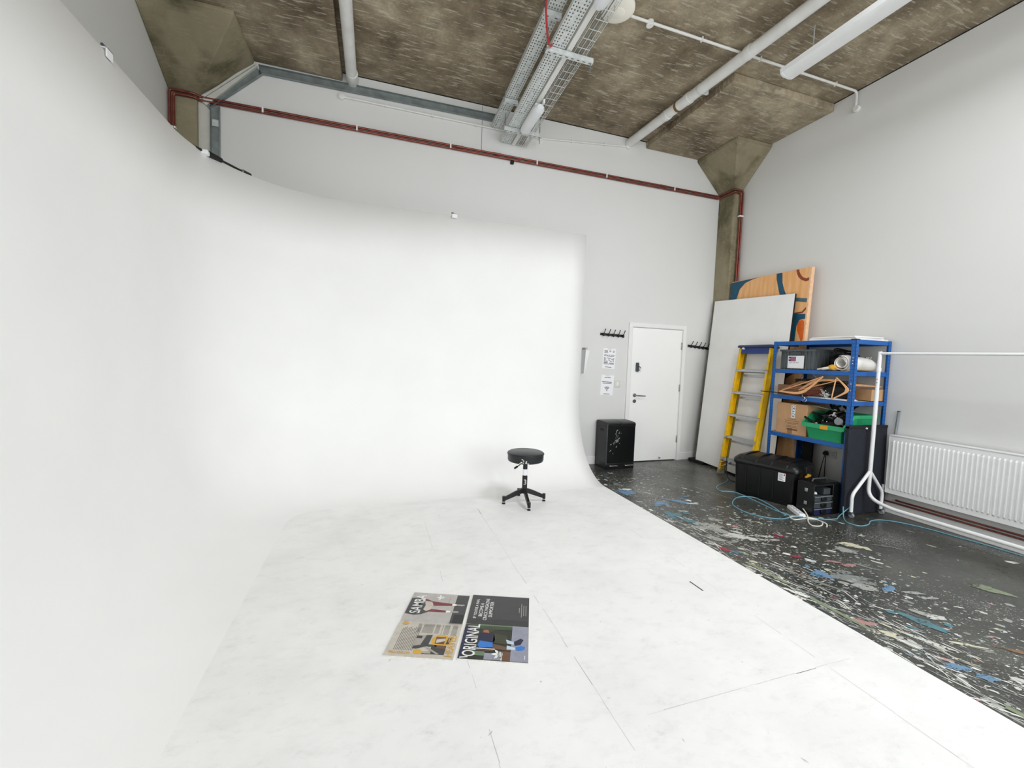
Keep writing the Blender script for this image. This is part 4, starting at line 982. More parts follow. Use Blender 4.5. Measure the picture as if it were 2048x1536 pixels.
mb = MB(); mb.cyl((4.70, 3.16, 1.045), (4.70, 3.175, 1.00), .014, n=12); mb.cyl((4.70, 3.145, 1.0), (4.70, 3.195, 1.015), .010, n=12); mb.build('body', SILVER, t, bevel=.002)
MB().tube([(4.70, 3.185, 1.02), (4.695, 3.21, 1.005), (4.69, 3.225, .985)], .006, 8).build('lever', SILVER, t); MB().lathe([(0, -.012), (.012, -.012), (.012, .012), (0, .012)], (4.695, 3.125, .985), 14, 0, 'x').build('knob', SILVER, t)
t = thing('metal_rod', 'thin metal rod lying above the carton and green bin', 'rod', (4.72, 3.4, 1.08)); MB().tube([(4.74, 3.50, 1.093), (4.70, 3.28, 1.075), (4.73, 3.16, 1.06)], .006, 8).build('rod', CHROME, t)

# ------------------------------------------------------------------ under the shelf
slab('black_board', 'narrow black board standing against the right wall behind the big black tote', 'board', (5.10, 3.665, .003), (5.125, 3.79, .66), BLACKM)
t = thing('wall_socket', 'double power socket on the right wall under the shelving', 'socket', (XR, 3.53, .485))
MB().box((XR - .012, 3.455, .44), (XR, 3.60, .528)).build('plate', pbr('socket plastic', '#c9c8c3', .4), t, bevel=.004)
mb = MB(); 
for dy, dz in ((0, .018), (-.012, -.008), (.012, -.008)): mb.box((XR - .0135, 3.487 + dy - .004, .485 + dz - .003), (XR - .0118, 3.487 + dy + .004, .485 + dz + .003))
mb.build('pin_holes', BLACKM, t, smooth=0)
t = thing('power_plug', 'black plug with two hanging leads in the wall socket', 'plug', (5.19, 3.565, .485))
MB().loft([[Vector((x, 3.565 + dy * k, .487 + dz * k)) for dy, dz in ((-.027, -.02), (.027, -.02), (.027, .012), (.01, .03), (-.01, .03), (-.027, .012))] for x, k in ((XR - .0125, 1), (XR - .035, 1), (XR - .05, .8))]).build('plug_body', BLACK, t, bevel=.003)
MB().tube(spline([(5.185, 3.57, .465), (5.17, 3.585, .33), (5.16, 3.60, .18), (5.13, 3.58, .03), (5.0, 3.5, .008)]), .0045, 7).build('lead', BLACK, t)
MB().tube(spline([(5.185, 3.555, .465), (5.178, 3.55, .30), (5.17, 3.54, .12), (5.14, 3.50, .01), (5.0, 3.44, .008)]), .0045, 7).build('lead', BLACK, t)

# trunk
t = thing('storage_tote', 'large black plastic storage tote with ribbed lid on the floor before the shelving', 'tote box', (4.075, 3.865, 0), -1.2445, local=True)
LX, WY = .69, .50
mb = MB(); lp = [rrect(.03, .02, LX - .03, WY - .02, .05, 0), rrect(.028, .018, LX - .028, WY - .018, .055, .02), rrect(.012, .006, LX - .012, WY - .006, .06, .375)]; mb.loft(lp); mb.build('tub', BLACK, t)
mb = MB(); lp = [rrect(.0, -.006, LX, WY + .006, .065, .365), rrect(-.004, -.010, LX + .004, WY + .010, .066, .372), rrect(-.004, -.010, LX + .004, WY + .010, .066, .405), rrect(.006, .0, LX - .006, WY, .06, .425), rrect(.04, .04, LX - .04, WY - .04, .05, .458), rrect(.12, .12, LX - .12, WY - .12, .04, .468)]; mb.loft(lp); mb.build('lid', pbr('black ribbed lid', '#0d0e10', .38, var=.2), t)
for k in range(4):
    x = .11 + k * .155; mb = MB(); mb.tube(spline([(x, -.005, .40), (x + .005, .03, .44), (x + .01, .14, .47), (x + .01, .36, .47), (x + .005, WY - .03, .44), (x, WY + .005, .40)], 5), .011, 8); mb.build('lid_rib', pbr('black ribbed lid', '#0d0e10', .38), t)
for x in (.16, .31, .45): 
    mb = MB(); mb.tube([(x, .010, .04), (x, .004, .35)], .006, 6); mb.build('tub_rib', BLACK, t)
for x in (-.02, LX - .012):
    MB().box((x, .17, .36), (x + .034, .33, .425)).build('latch', BLACKM, t, bevel=.006)
yl_ = MB().box((LX - .006, .20, .305), (LX + .016, .34, .33)).build('yellow_latch', YGLOVE, t, bevel=.006); MB().box((LX - .004, .255, .325), (LX + .014, .285, .345)).build('latch_tongue', YGLOVE, yl_, bevel=.004)
mb = MB(); mb.box((.498, .0045, .262), (.570, .0065, .352), 0)
for k in range(6): mb.box((.505, .0040, .335 - k * .012), (.505 + (.05 if k % 2 else .035), .0047, .339 - k * .012), 1)
mb.box((.556, .0040, .325), (.565, .0047, .345), 2); mb.build('paper_label', [PAPER, INK, RED], t, smooth=0)

# drawer box
t = thing('drawer_box', 'small black tool box with grey drawers on the floor beside the big black tote', 'tool box', (4.45, 3.1, 0))
x0, x1, y0, y1 = 4.262, 4.632, 3.0, 3.185
mb = MB(); mb.box((x0, y0 + .01, .0), (x0 + .012, y1, .31)); mb.box((4.525, y0, .0), (x1, y1, .31)); mb.box((x0 + .012, y1 - .01, 0), (4.525, y1, .31)); mb.box((x0 + .012, y0 + .01, 0), (4.525, y1 - .01, .006)); mb.build('shell', BLACK, t, bevel=.003)
mb = MB(); mb.loft([rrect(x0 - .004, y0 - .004, x1 + .004, y1 + .004, .02, .31), rrect(x0 - .004, y0 - .004, x1 + .004, y1 + .004, .02, .325), rrect(x0 + .01, y0 + .01, x1 - .01, y1 - .01, .02, .335)]); mb.build('lid', BLACK, t)
MB().tube(fillet([(4.34, 3.09, .333), (4.35, 3.09, .36), (4.54, 3.09, .36), (4.55, 3.09, .333)], .02), .008, 8).build('carry_handle', DARKGREY, t)
for k, (z0, z1, m) in enumerate(((.008, .072, BLUEDARK), (.078, .138, DARKGREY), (.144, .200, DARKGREY))):
    d = MB().box((x0 + .016, y0 + .004, z0), (4.521, y1 - .014, z1)).build('drawer', m, t, bevel=.003)
    MB().box((x0 + .012, y0 - .006, z1 - .008), (4.523, y0 + .006, z1)).build('drawer_lip', pbr('grey plastic lip', '#74797d', .4), d, bevel=.002)
    MB().box((4.36, y0 - .012, z0 + .01), (4.43, y0 + .004, z1 - .012)).build('drawer_handle', BLACK, d, bevel=.004)
MB().box((4.42, y0 + .02, .208), (4.515, y1 - .03, .272)).build('inner_tray', DARKGREY, t, bevel=.003)
lump((4.335, 3.06, .222), (.025, .03, .016), 31, 8).build('crumpled_paper', PAPER, t)
for z in (.235, .10):
    MB().box((x0 - .010, 3.07, z), (x0, 3.10, z + .035)).build('clasp', SILVER, t, bevel=.003)

# power strip and cables on the floor
t = thing('power_strip', 'white power strip with looped white lead on the floor before the drawer box', 'power strip', (4.15, 3.08, 0))
a, b = Vector((4.255, 3.245, 0)), Vector((4.11, 2.995, 0)); d = (b - a).normalized(); w = Vector((-d.y, d.x, 0)) * .033
mb = MB(); mb.hexa([a - w, b - w, b + w, a + w], [p + Vector((0, 0, .038)) for p in (a - w * .85, b - w * .85, b + w * .85, a + w * .85)]); mb.build('housing', WHITE, t, bevel=.006)
for k in range(4):
    c = a + (b - a) * (.16 + .22 * k) + Vector((0, 0, .0385)); mb = MB()
    for off in (w * .35, -w * .2 + d * .008, -w * .2 - d * .008): q = c + off; mb.box((q.x - .004, q.y - .004, q.z - .001), (q.x + .004, q.y + .004, q.z + .0006))
    mb.build('socket_outlet', BLACKM, t, smooth=0)
r = .0055
pts = [(4.30, 3.17, .04), (4.28, 3.13, .045), (4.17, 2.99, .02), (4.06, 2.90, r), (3.995, 2.815, r), (4.06, 2.785, r), (4.16, 2.83, r), (4.20, 2.90, r), (4.14, 2.965, r + .01), (4.06, 3.03, r), (3.985, 3.03, r), (3.97, 2.97, r), (4.04, 2.945, r + .011), (4.12, 2.955, r), (4.19, 2.915, r), (4.16, 2.80, r + .01), (4.11, 2.755, r)]
MB().tube(spline(pts, 7), r, 8).build('lead', WCORD, t)
r = .005
cab = [(4.44, 4.26, .012), (4.38, 4.22, r), (4.28, 4.16, r), (4.14, 4.10, r), (4.03, 4.03, r), (3.95, 3.90, r), (4.03, 3.86, r), (4.10, 3.80, r), (4.08, 3.585, r), (4.05, 3.40, r), (4.02, 3.2, r), (4.04, 3.10, r), (3.97, 3.03, r), (3.84, 3.02, r), (3.72, 3.10, r), (3.65, 3.26, r), (3.70, 3.46, r), (3.86, 3.60, r), (4.01, 3.66, r), (4.12, 3.58, r + .013), (4.11, 3.45, r + .013), (4.06, 3.28, r + .012), (4.01, 3.12, r), (4.05, 3.02, r + .012), (4.19, 2.965, r + .002), (4.30, 2.90, r), (4.43, 2.885, r), (4.53, 2.93, r), (4.66, 2.92, .09)]
o = MB().tube(spline(cab, 7), r, 8).build('teal_cable', TEAL); tag(o, 'teal cable looped on the floor in front of the big black tote', 'cable')
cab = [(4.59, 2.935, .10), (4.55, 2.90, .02), (4.47, 2.83, r), (4.43, 2.76, r), (4.47, 2.69, r), (4.60, 2.70, r), (4.72, 2.755, r), (4.86, 2.755, r), (4.98, 2.66, r), (5.06, 2.50, r), (5.10, 2.30, r), (5.14, 2.0, r), (5.16, 1.2, r)]
o = MB().tube(spline(cab, 7), r, 8).build('teal_cable', TEAL); tag(o, 'teal cable trailing along the floor under the clothes rail', 'cable')
cab = [(4.47, 4.33, .30), (4.455, 4.31, .15), (4.44, 4.28, .06), (4.45, 4.22, .008), (4.50, 4.15, .008)]
o = MB().tube(spline(cab, 6), .0055, 8).build('black_cable', BLACK); tag(o, 'short black cable hanging at the ladder end of the big black tote', 'cable')

# navy felt panel
t = thing('acoustic_panel', 'navy felt acoustic panel leaning upright on the end of the blue shelving', 'panel', (4.9, 2.955, 0))
mb = MB(); mb.hexa([(4.60, 2.932, .004), (5.19, 2.932, .004), (5.19, 2.967, .004), (4.60, 2.967, .004)], [(4.60, 2.945, .925), (5.185, 2.945, .93), (5.185, 2.980, .93), (4.60, 2.980, .925)]); mb.build('felt_board', FELT, t, bevel=.003)
MB().box((4.60, 2.941, .905), (5.187, 2.982, .932)).build('edge_trim', BLACKM, t, bevel=.003)
MB().lathe([(0, -.012), (.009, -.010), (.010, 0)], (4.85, 2.942, .905), 12, 0, 'y').build('pin', WHITE, t)

# garment rail
RX, RY = 4.868, 2.885
t = thing('clothes_rail', 'white tubular clothes rail on casters running beside the radiator', 'clothes rail', (RX, 2.3, 0))
MB().tube([(RX, RY, .40), (RX, RY, 1.30)], .0185, 16).build('upright', WHITE, t); MB().tube([(RX, RY, 1.28), (RX, RY, 1.70)], .0165, 16).build('telescopic_tube', WHITE, t)
MB().tube([(RX, RY, 1.50), (RX, RY, 1.535)], .0205, 16).build('collar', WHITE, t)
MB().tube([(RX, RY, 1.682), (RX, .95, 1.662)], .0135, 14).build('hanging_rail', WHITE, t)
MB().tube(fillet([(RX, RY, .44), (RX, RY, .20), (RX, 2.70, .145), (RX, 1.0, .145)], .12, 8), .0175, 14).build('base_tube', WHITE, t)
for s, xx in ((-1, 4.63), (1, 5.085)):
    MB().tube(fillet([(RX, RY, .47), (xx, RY, .235), (xx - s * .004, RY, .055)], .05, 6), .0155, 14).build('leg', WHITE, t)
    c = MB().box((xx - .018, RY - .018, .034), (xx + .018, RY + .018, .060)).build('caster', DARKGREY, t, bevel=.004)
    MB().lathe([(0, -.012), (.022, -.012), (.025, -.008), (.025, .008), (.022, .012), (0, .012)], (xx, RY - .008, .025), 18, 0, 'x').build('wheel', GREYTAPE, c)
for z in (1.385, 1.42): MB().cyl((RX - .0165, RY - .004, z), (RX - .021, RY - .005, z), .004, n=8).build('pin', DARKGREY, t)
mb = MB(); mb.tube([(RX, .95, .40), (RX, .95, 1.70)], .0185, 16); mb.tube(fillet([(RX, .95, .44), (RX, .95, .20), (RX, 1.1, .145)], .12, 8), .0175, 14); mb.build('upright', WHITE, t)

# radiator
t = thing('radiator', 'long white ribbed panel radiator low on the right wall', 'radiator', (5.15, 2.0, .23))
xf, ya, yb, z0, z1 = 5.122, .7, 2.885, .232, .838
mb = MB(); prof2 = []; y = yb - .03; pitch = .0335
prof2.append((yb, 0))
while y - pitch > ya + .02:
    for f, dx in ((0, 0), (.14, .0), (.28, -.013), (.52, -.013), (.66, 0)): prof2.append((y - f * pitch, dx))
    y -= pitch
prof2.append((ya, 0))
zs = [(z0, 0), (z0 + .045, 0), (z0 + .058, 1), (z1 - .062, 1), (z1 - .048, 0), (z1, 0)]
vs, fs = [], []; npf = len(prof2)
for z, k in zs: vs += [(xf + dx * k + .002, y, z) for y, dx in prof2]
for i in range(len(zs) - 1):
    for j in range(npf - 1): a = i * npf + j; fs.append((a, a + 1, a + npf + 1, a + npf))
mb.add(vs, fs); mb.build('ribbed_panel', WHITE, t, smooth=40)
MB().box((xf + .002, ya, z0), (5.19, ya + .004, z1)).build('end_cover', WHITE, t); MB().box((xf + .0, yb - .003, z0), (5.19, yb, z1)).build('end_cover', WHITE, t)
mb = MB(); mb.box((xf - .004, ya, z1 - .004), (5.19, yb, z1 + .006)); mb.build('grille', WHITE, t, bevel=.003)
MB().box((5.165, ya + .01, z0 + .01), (5.185, yb - .01, z1 - .01)).build('backing_panel', WHITE, t)
for y in (1.2, 2.6): MB().box((5.185, y, z0 + .1), (XR, y + .03, z1 - .1)).build('wall_bracket', WHITE, t)
MB().tube(fillet([(5.16, yb, .262), (5.16, yb + .035, .262), (5.16, yb + .035, .13)], .015), .0085, 10).build('valve_tail', COPPER, t)
MB().cyl((5.16, yb + .035, .235), (5.16, yb + .035, .30), .017, n=14).build('valve', WHITE, t)
for dz, lab in ((0, 'lower copper heating pipe along the right wall below the radiator'), (.03, 'upper copper heating pipe along the right wall below the radiator')):
    o = MB().tube(fillet([(5.192, .6, .128 + dz), (5.192, 2.94 - dz * 4, .128 + dz), (5.212, 2.945 - dz * 4, .128 + dz)], .01), .0085, 10).build('heating_pipe', COPPER); tag(o, lab, 'pipe', 'copper heating pipes below the radiator')
t = thing('metal_pole', 'thin grey metal pole standing between the radiator and the blue shelving', 'pole', (5.205, 2.9, 0))
MB().tube([(5.20, 2.925, .0), (5.205, 2.868, 1.09)], .0115, 12).build('tube', GREYTAPE, t); MB().tube([(5.205, 2.8685, 1.082), (5.205, 2.868, 1.093)], .0125, 12).build('end_cap', DARKGREY, t)

# ------------------------------------------------------------------ stool
t = thing('work_stool', 'round black vinyl stool on a four legged pedestal standing on the cove', 'stool', (1.495, 4.02, .008), .0)
cx, cy, fz = 1.495, 4.02, .0085
MB().lathe([(0, .450), (.165, .450), (.180, .456), (.186, .47), (.187, .515), (.190, .528), (.188, .540), (.176, .547), (.0, .549)], (cx, cy, 0), 48).build('seat', VINYL, t)
MB().tube([(cx + .188 * math.cos(a), cy + .188 * math.sin(a), .531) for a in (2 * PI * i / 48 for i in range(48))], .0055, 7, closed=True).build('piping', VINYL, t)
mb = MB()
for k in range(9):
    a = -2.05 + rnd.gauss(0, .16); z = .475 + rnd.gauss(0, .018); r = .1875; w, h = rnd.uniform(.004, .014), rnd.uniform(.003, .008); u = Vector((-math.sin(a), math.cos(a), 0)); c = Vector((cx + r * math.cos(a), cy + r * math.sin(a), z))
    mb.poly([c - u * w, c - Vector((0, 0, h)), c + u * w, c + Vector((0, 0, h))])
mb.build('torn_patch', CLOTHW, t, smooth=0, fix=False)
MB().cyl((cx, cy, .41), (cx, cy, .455), .012, n=16).build('gas_stem', CHROME, t)
MB().box((cx - .07, cy - .05, .440), (cx + .07, cy + .05, .452)).build('seat_plate', BLACKP, t, bevel=.003)
MB().cyl((cx, cy, .27), (cx, cy, .41), .0235, n=20).build('inner_column', BLACKP, t)
MB().cyl((cx, cy, .300), (cx, cy, .365), .0242, n=20).build('paper_sleeve', PAPER, t)
mb = MB(); mb.cyl((cx, cy, .11), (cx, cy, .29), .027, n=20)
mb.build('outer_column', BLACKP, t)
a3 = -1.78; rr_ = .0275; u3 = Vector((-math.sin(a3), math.cos(a3), 0)); c3 = Vector((cx + rr_ * math.cos(a3), cy + rr_ * math.sin(a3), .205))
mb = MB(); mb.text('3', c3 - u3 * .013, u3, (0, 0, 1), .026, .055); 
for v in mb.v:
    d = Vector((v.x - cx, v.y - cy, 0)); d.normalize(); v.x, v.y = cx + d.x * .0282, cy + d.y * .0282
mb.build('painted_number', pm[0], t, smooth=0, fix=False)
MB().tube([(cx - .02, cy - .02, .447), (cx - .10, cy - .04, .405)], .005, 8).build('lever', BLACKP, t); MB().tube([(cx - .095, cy - .039, .408), (cx - .105, cy - .041, .403), (cx - .135, cy - .048, .388)], [.006, .011, .010], 10).build('lever_knob', BLACK, t)
for fx, fy in ((1.275, 4.028), (1.512, 4.245), (1.718, 4.02), (1.466, 3.795)):
    d = Vector((fx - cx, fy - cy, 0)); R_ = d.length; d.normalize(); w = Vector((-d.y, d.x, 0)) * .013
    mb = MB(); q = lambda r, z0, z1: [Vector((cx, cy, z0)) + d * r - w, Vector((cx, cy, z0)) + d * r + w, Vector((cx, cy, z1)) + d * r + w, Vector((cx, cy, z1)) + d * r - w]
    mb.loft([q(.015, .115, .165), q(.10, .083, .133), q(R_ - .005, .040, .078)]); lg = mb.build('leg', BLACKP, t, bevel=.003)
    MB().cyl((fx, fy, .035), (fx, fy, .088), .0165, n=14).build('foot_socket', BLACKP, lg)
    MB().cyl((fx, fy, fz + .010), (fx, fy, .037), .009, n=12).build('foot_screw', SILVER, lg); MB().lathe([(0, fz), (.017, fz), (.017, fz + .009), (.011, fz + .015), (0, fz + .015)], (fx, fy, 0), 16).build('foot_pad', RUBBER, lg)

# ------------------------------------------------------------------ tape strip and crumb
tag(MB().add([(2.078, 2.262, .0094), (2.086, 2.265, .0094), (2.090, 2.145, .0094), (2.082, 2.142, .0094), (2.078, 2.262, .0086), (2.086, 2.265, .0086), (2.090, 2.145, .0086), (2.082, 2.142, .0086)], [(0, 1, 2, 3), (7, 6, 5, 4), (0, 4, 5, 1), (1, 5, 6, 2), (2, 6, 7, 3), (3, 7, 4, 0)]).build('tape_strip', BLACKM, smooth=0), 'short strip of black tape on the white cove floor', 'tape')
t = lump((-1.115, 4.262, .062), (.016, .012, .006), 41, 8).build('paint_flake', DARKGREY); tag(t, 'dark flake on the far left curve of the white cove', 'flake')

# ------------------------------------------------------------------ magazines
C_ = lambda n, h: pbr('print ' + n, h, .38, var=.08, scale=30)
PM = [C_('pale grey', '#b9b5b1'), C_('charcoal', '#3d3d3e'), C_('white', '#f0f0ee'), C_('black', '#141416'), C_('maroon', '#7c2a30'), C_('beige', '#c9c2b6'), C_('gold', '#d8a63a'), C_('mid grey', '#8d8984'), C_('dark picture', '#26281f'), C_('green', '#37492c'),
      C_('navy', '#16183c'), C_('bright blue', '#2f79cf'), C_('pavement', '#9698a8'), C_('brown', '#6b4a35'), C_('stone', '#a9a299'), C_('leaf green', '#6b8264'), C_('skin', '#a56a52'), C_('pale blue', '#c6d8ec'), C_('moss', '#3a3c26')]
(GREY, CHAR, WHT, BLK, MAR, BEI, GLD, MID, DPIC, GRN, NAV, BRI, PAV, BRN, STO, LEAF, SKIN, PBL, MOSS) = range(19)
def trefoil(mb, c, s, m, z, bg):
    """three leaf mark; its top points to -x"""
    def leaf(ang, L, W):
        pts = []
        for i in range(9): f = i / 8; pts.append((f * L, W * math.sin(PI * f) ** .8 * (1 - .25 * f)))
        pts = pts + [(p[0], -p[1]) for p in pts[::-1][1:-1]]
        d = (-math.cos(ang), math.sin(ang)); n_ = (-d[1], d[0]); mb.poly([(c[0] + d[0] * p[0] + n_[0] * p[1], c[1] + d[1] * p[0] + n_[1] * p[1], z) for p in pts], m)
    leaf(0, s, s * .22); leaf(.95, s * .95, s * .2); leaf(-.95, s * .95, s * .2)
    mb.poly([(c[0] + s * .42 * math.cos(a), c[1] + s * .5 * math.sin(a), z + .0001) for a in (-PI / 2 + PI * i / 12 for i in range(13))], m)
    for k in range(3): x = c[0] - .12 * s + k * s * .17; mb.poly([(x, c[1] - s * .6, z + .0003), (x + s * .07, c[1] - s * .6, z + .0003), (x + s * .07, c[1] + s * .6, z + .0003), (x, c[1] + s * .6, z + .0003)], bg)
def magazine(label, loc, rz):
    return thing('magazine', label, 'magazine', loc, rz, group='open magazines on the cove floor', local=True)
PW, PH = .352, .279
def page(t, lower, bg, draw, lift=0):
    mb = MB(); y0, y1 = (0, PH) if lower else (PH + .002, 2 * PH + .002); th = .007
    ys = [y0 + (y1 - y0) * i / 6 for i in range(7)]
    sp = [abs((y - (PH + .001))) for y in ys]; zt = [th - (.004 if s < .01 else 0) + lift * math.sin(min(1, s / PH) * PI) for s in sp]
    mb.loft([[Vector((0, y, 0)), Vector((PW, y, 0)), Vector((PW, y, z)), Vector((0, y, z))] for y, z in zip(ys, zt)], 0)
    for i in range(6): mb.poly([(0.001, ys[i], zt[i] + .0002), (PW - .001, ys[i], zt[i] + .0002), (PW - .001, ys[i + 1], zt[i + 1] + .0002), (.001, ys[i + 1], zt[i + 1] + .0002)], 1 + bg)
    z = th + .0006 + lift
    def R(x0, x1, ya, yb, m, dz=0): mb.poly([(x0, ya, z + dz), (x1, ya, z + dz), (x1, yb, z + dz), (x0, yb, z + dz)], 1 + m)
    def P(pts, m, dz=.0003): mb.poly([(x, y, z + dz) for x, y in pts], 1 + m)
    def T(s, x, y, w, h, m, dz=.0009): mb.text(s, (x, y, z + dz), (0, 1, 0), (-1, 0, 0), w, h, 1 + m)
    draw(mb, R, P, T, z); return mb.build('page', [pbr('paper block edge', '#d9d7d2', .8, var=.1, scale=60)] + PM, t, smooth=0, fix=False)
m1 = magazine('open magazine with a red legged figure and gold lettering, left of the pair', (.052, 2.071, .0085), -.3665)
def d_samba(mb, R, P, T, z):
    R(.272, PW - .002, .282, .555, CHAR); R(.29, PW - .004, .282, .36, BLK, .0002); R(.272, .276, .282, .555, BEI, .0002)
    P([(.004, .345), (.004, .50), (.05, .505), (.085, .475), (.10, .44), (.13, .40), (.14, .375), (.12, .36), (.10, .345), (.06, .335)], CHAR)
    P([(.09, .50), (.14, .475), (.26, .462), (.26, .442), (.15, .432), (.10, .44)], MAR, .0004); P([(.13, .40), (.235, .392), (.235, .374), (.13, .372)], MAR, .0004)
    P([(.095, .475), (.135, .47), (.15, .44), (.145, .395), (.12, .375), (.10, .39), (.105, .43)], BEI, .0006)
    for x, y in ((.262, .452), (.238, .383)): P([(x, y - .009), (x + .025, y - .008), (x + .025, y + .008), (x, y + .009)], WHT, .0006); P([(x + .025, y - .006), (x + .06, y - .008), (x + .075, y - .002), (x + .07, y + .008), (x + .025, y + .007)], STO, .0007)
    T('SAMBA', .088, .350, .185, .062, WHT); trefoil(mb, (.185, .520), .035, 1 + WHT, z + .0005, 1 + GREY)
    R(.235, .238, .46, .53, MID)
def d_text(mb, R, P, T, z):
    for k in range(12): R(.038 + k * .0085, .0405 + k * .0085, .045, .215 + (k % 3) * .008, CHAR)
    P([(.022, .25), (.038, .244), (.055, .252), (.052, .268), (.03, .272)], GLD)
    for x0, x1, y0 in ((.115, .135, .19), (.145, .205, .185), (.213, .24, .185), (.25, .252, .18), (.262, .295, .18), (.305, .335, .175)):
        n = int((x1 - x0) / .005)
        for k in range(max(1, n)): R(x0 + k * .005, x0 + k * .005 + .0028, y0, .262, MID)
    P([(.128, .165), (.215, .172), (.205, .085), (.145, .06), (.128, .062)], STO); P([(.18, .168), (.21, .172), (.205, .085), (.15, .06), (.13, .062), (.13, .08), (.165, .09)], CHAR, .0005); R(.13, .16, .14, .16, CHAR, .0004)
    P([(.232 + .048 * math.cos(a) + .03, .13 + .048 * math.sin(a)) for a in (2 * PI * i / 20 for i in range(20))], GLD); R(.235, .285, .105, .16, BRN, .0005); P([(.24, .11), (.285, .13), (.285, .15), (.24, .14)], BEI, .0007); P([(.292, .105), (.31, .11), (.318, .165), (.30, .16)], CHAR, .0006)
    R(.225, .30, .028, .095, CHAR, .0003); R(.25, .295, .072, .095, BRN, .0005); P([(.19, .075), (.215, .072), (.275, .032), (.262, .028)], STO, .0008); R(.205, .228, .08, .098, GRN, .0006); P([(.185, .045), (.23, .05), (.23, .028), (.185, .025)], STO, .0004); R(.187, .228, .027, .031, BLK, .0006)
    P([(.163 + .022 * math.cos(a), .04 + .018 * math.sin(a)) for a in (2 * PI * i / 14 for i in range(14))], GLD)
    mb.text('PRE-DROP', (.02, .018, z + .0009), (1, 0, 0), (0, 1, 0), .108, .017, 1 + GLD)
    T('HEAVEE', .342, .018, .155, .040, GLD)
page(m1, False, GREY, d_samba); page(m1, True, BEI, d_text)
m2 = magazine('open magazine with a dark page and blue shoes picture, right of the pair', (.402, 1.951, .0085), -.3665)
def d_support(mb, R, P, T, z):
    for k, (s, y0, w) in enumerate((("IF YOU'RE A FAN,", .325, .190), ('BECOME A', .345, .130), ('CRACK MAGAZINE', .312, .212), ('SUPPORTER', .343, .152))): T(s, .052 + .029 * k, y0, w, .021, WHT)
    for k, (y0, y1) in enumerate(((.40, .45), (.36, .49), (.375, .475), (.375, .475))): R(.293 + .013 * k, .296 + .013 * k, y0, y1, GREY)
def d_orig(mb, R, P, T, z):
    R(.262, PW - .002, .002, PH - .004, PAV, .0002); R(.0015, .04, .0, PH - .03, NAV, .0001); R(.03, .26, .235, PH - .006, GRN, .0002); R(.08, .262, .265, PH - .004, LEAF, .0003)
    P([(.09, .20), (.11, .245), (.15, .25), (.17, .225), (.13, .20)], MOSS, .0004); P([(.105, .225), (.13, .23), (.14, .205), (.11, .20)], SKIN, .0005)
    P([(.085, .205), (.165, .205), (.175, .15), (.165, .125), (.09, .13)], NAV, .0005); P([(.095, .14), (.165, .13), (.168, .095), (.10, .085), (.088, .105)], BRI, .0006)
    P([(.165, .205), (.235, .19), (.25, .15), (.24, .12), (.165, .13)], MOSS, .0005); P([(.168, .12), (.255, .10), (.255, .075), (.168, .085)], BRN, .0005)
    P([(.232, .16), (.275, .145), (.275, .125), (.24, .13)], PBL, .0007); P([(.24, .115), (.29, .10), (.29, .085), (.24, .085)], PBL, .0007)
    P([(.275, .145), (.31, .175), (.325, .165), (.31, .125), (.28, .115)], NAV, .0008); P([(.285, .105), (.315, .12), (.335, .11), (.33, .09), (.30, .08), (.285, .085)], BRI, .0009)
    R(.06, .18, .078, .084, WHT, .0004); R(.06, .17, .066, .073, BRN, .0004); R(.07, .13, .03, .06, LEAF, .0003); R(.13, .215, .004, .05, PAV, .0003); R(.215, .262, .004, .07, BRN, .0003); R(.215, .22, .004, .06, WHT, .0004)
    T('ORIGINAL', .083, .02, .252, .066, WHT); P([(.01, .004), (.05, .012), (.05, .018), (.01, .012)], WHT, .0006); trefoil(mb, (.205, .045), .042, 1 + WHT, z + .0012, 1 + MOSS)
    R(.333, .336, .02, .05, WHT, .0004)
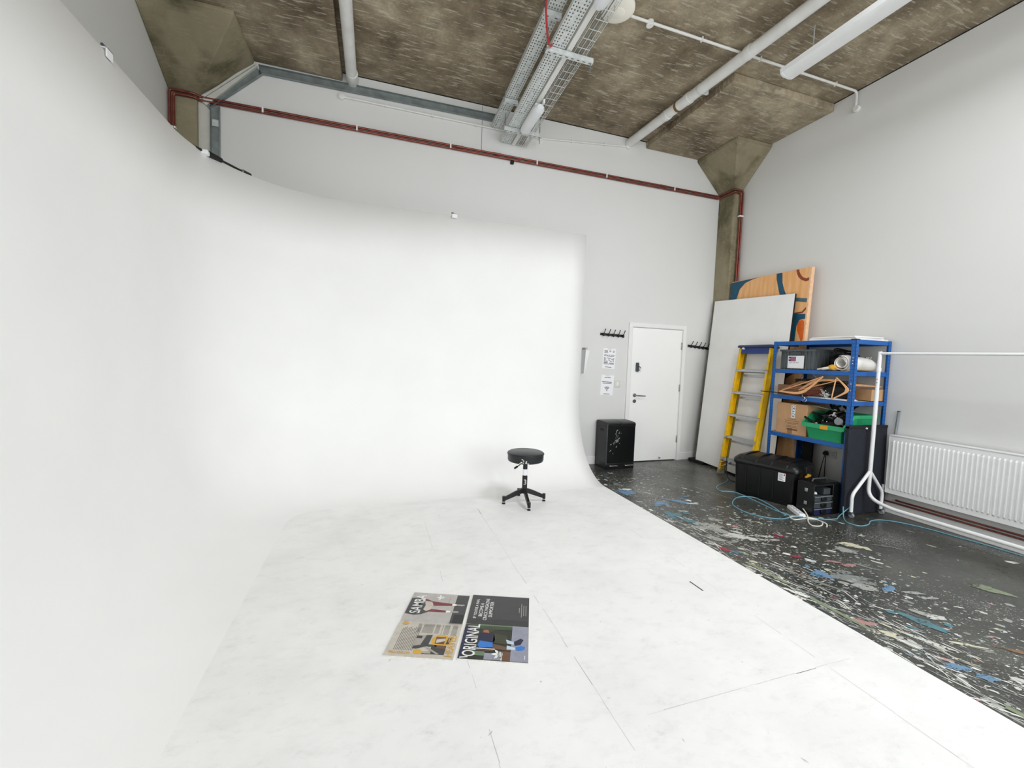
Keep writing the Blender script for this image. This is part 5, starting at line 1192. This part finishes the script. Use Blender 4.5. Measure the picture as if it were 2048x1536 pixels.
page(m2, False, CHAR, d_support); page(m2, True, DPIC, d_orig)

# ------------------------------------------------------------------ camera
f, yaw = 835.43, 0
cam = bpy.data.cameras.new('camera'); co = bpy.data.objects.new('camera', cam); COL.objects.link(co)
cam.sensor_width = 36; cam.sensor_fit = 'HORIZONTAL'; cam.lens = 835.43 / 2048 * 36; cam.clip_start = .02
Rm = ((0.95021258, -0.30980568, 0.03341389), (0.01322688, -0.06703378, -0.99766303), (0.31132153, 0.94843393, -0.05959858))
r_, d_, f_ = (Vector(v) for v in Rm)
M = Matrix.Identity(4)
for i in range(3): M[i][0], M[i][1], M[i][2] = r_[i], -d_[i], -f_[i]
M[0][3], M[1][3], M[2][3] = 0, 0, 1.5
co.matrix_world = M; S.camera = co

# ------------------------------------------------------------------ daylight and added overhead fill
w = bpy.data.worlds.new('overcast sky'); S.world = w; w.use_nodes = True
bg = w.node_tree.nodes['Background']; bg.inputs['Color'].default_value = (.92, .96, 1, 1); bg.inputs['Strength'].default_value = 1.0
def area(name, loc, rot, sx, sy, power, col=(.945, .975, 1)):
    l = bpy.data.lights.new(name, 'AREA'); l.shape = 'RECTANGLE'; l.size, l.size_y = sx, sy; l.energy = power; l.color = col
    o = bpy.data.objects.new(name, l); COL.objects.link(o); o.location = loc; o.rotation_euler = rot; return o
TILT = .1
for k, (h0, h1, z0, z1) in enumerate(FW):
    area('daylight', ((h0 + h1) / 2, YF - .95, (z0 + z1) / 2 + .25), (PI / 2 - TILT, 0, 0), h1 - h0, z1 - z0, (205, 110, 235)[k])
for h0, h1, z0, z1 in RW:
    area('daylight', (XR + .22, (h0 + h1) / 2, (z0 + z1) / 2), (PI / 2, 0, PI / 2), h1 - h0, z1 - z0, 260)
area('overhead_fill', (3.1, 1.25, H - .12), (0, 0, 0), 1.4, 1.6, 110)  # unseen area light added overhead to brighten the floor and walls
v = S.view_settings; v.view_transform = 'Standard'; v.look = 'None'; v.gamma = 1; v.use_curve_mapping = False; v.exposure = -.21
S.cycles.max_bounces = 10; S.cycles.diffuse_bounces = 7
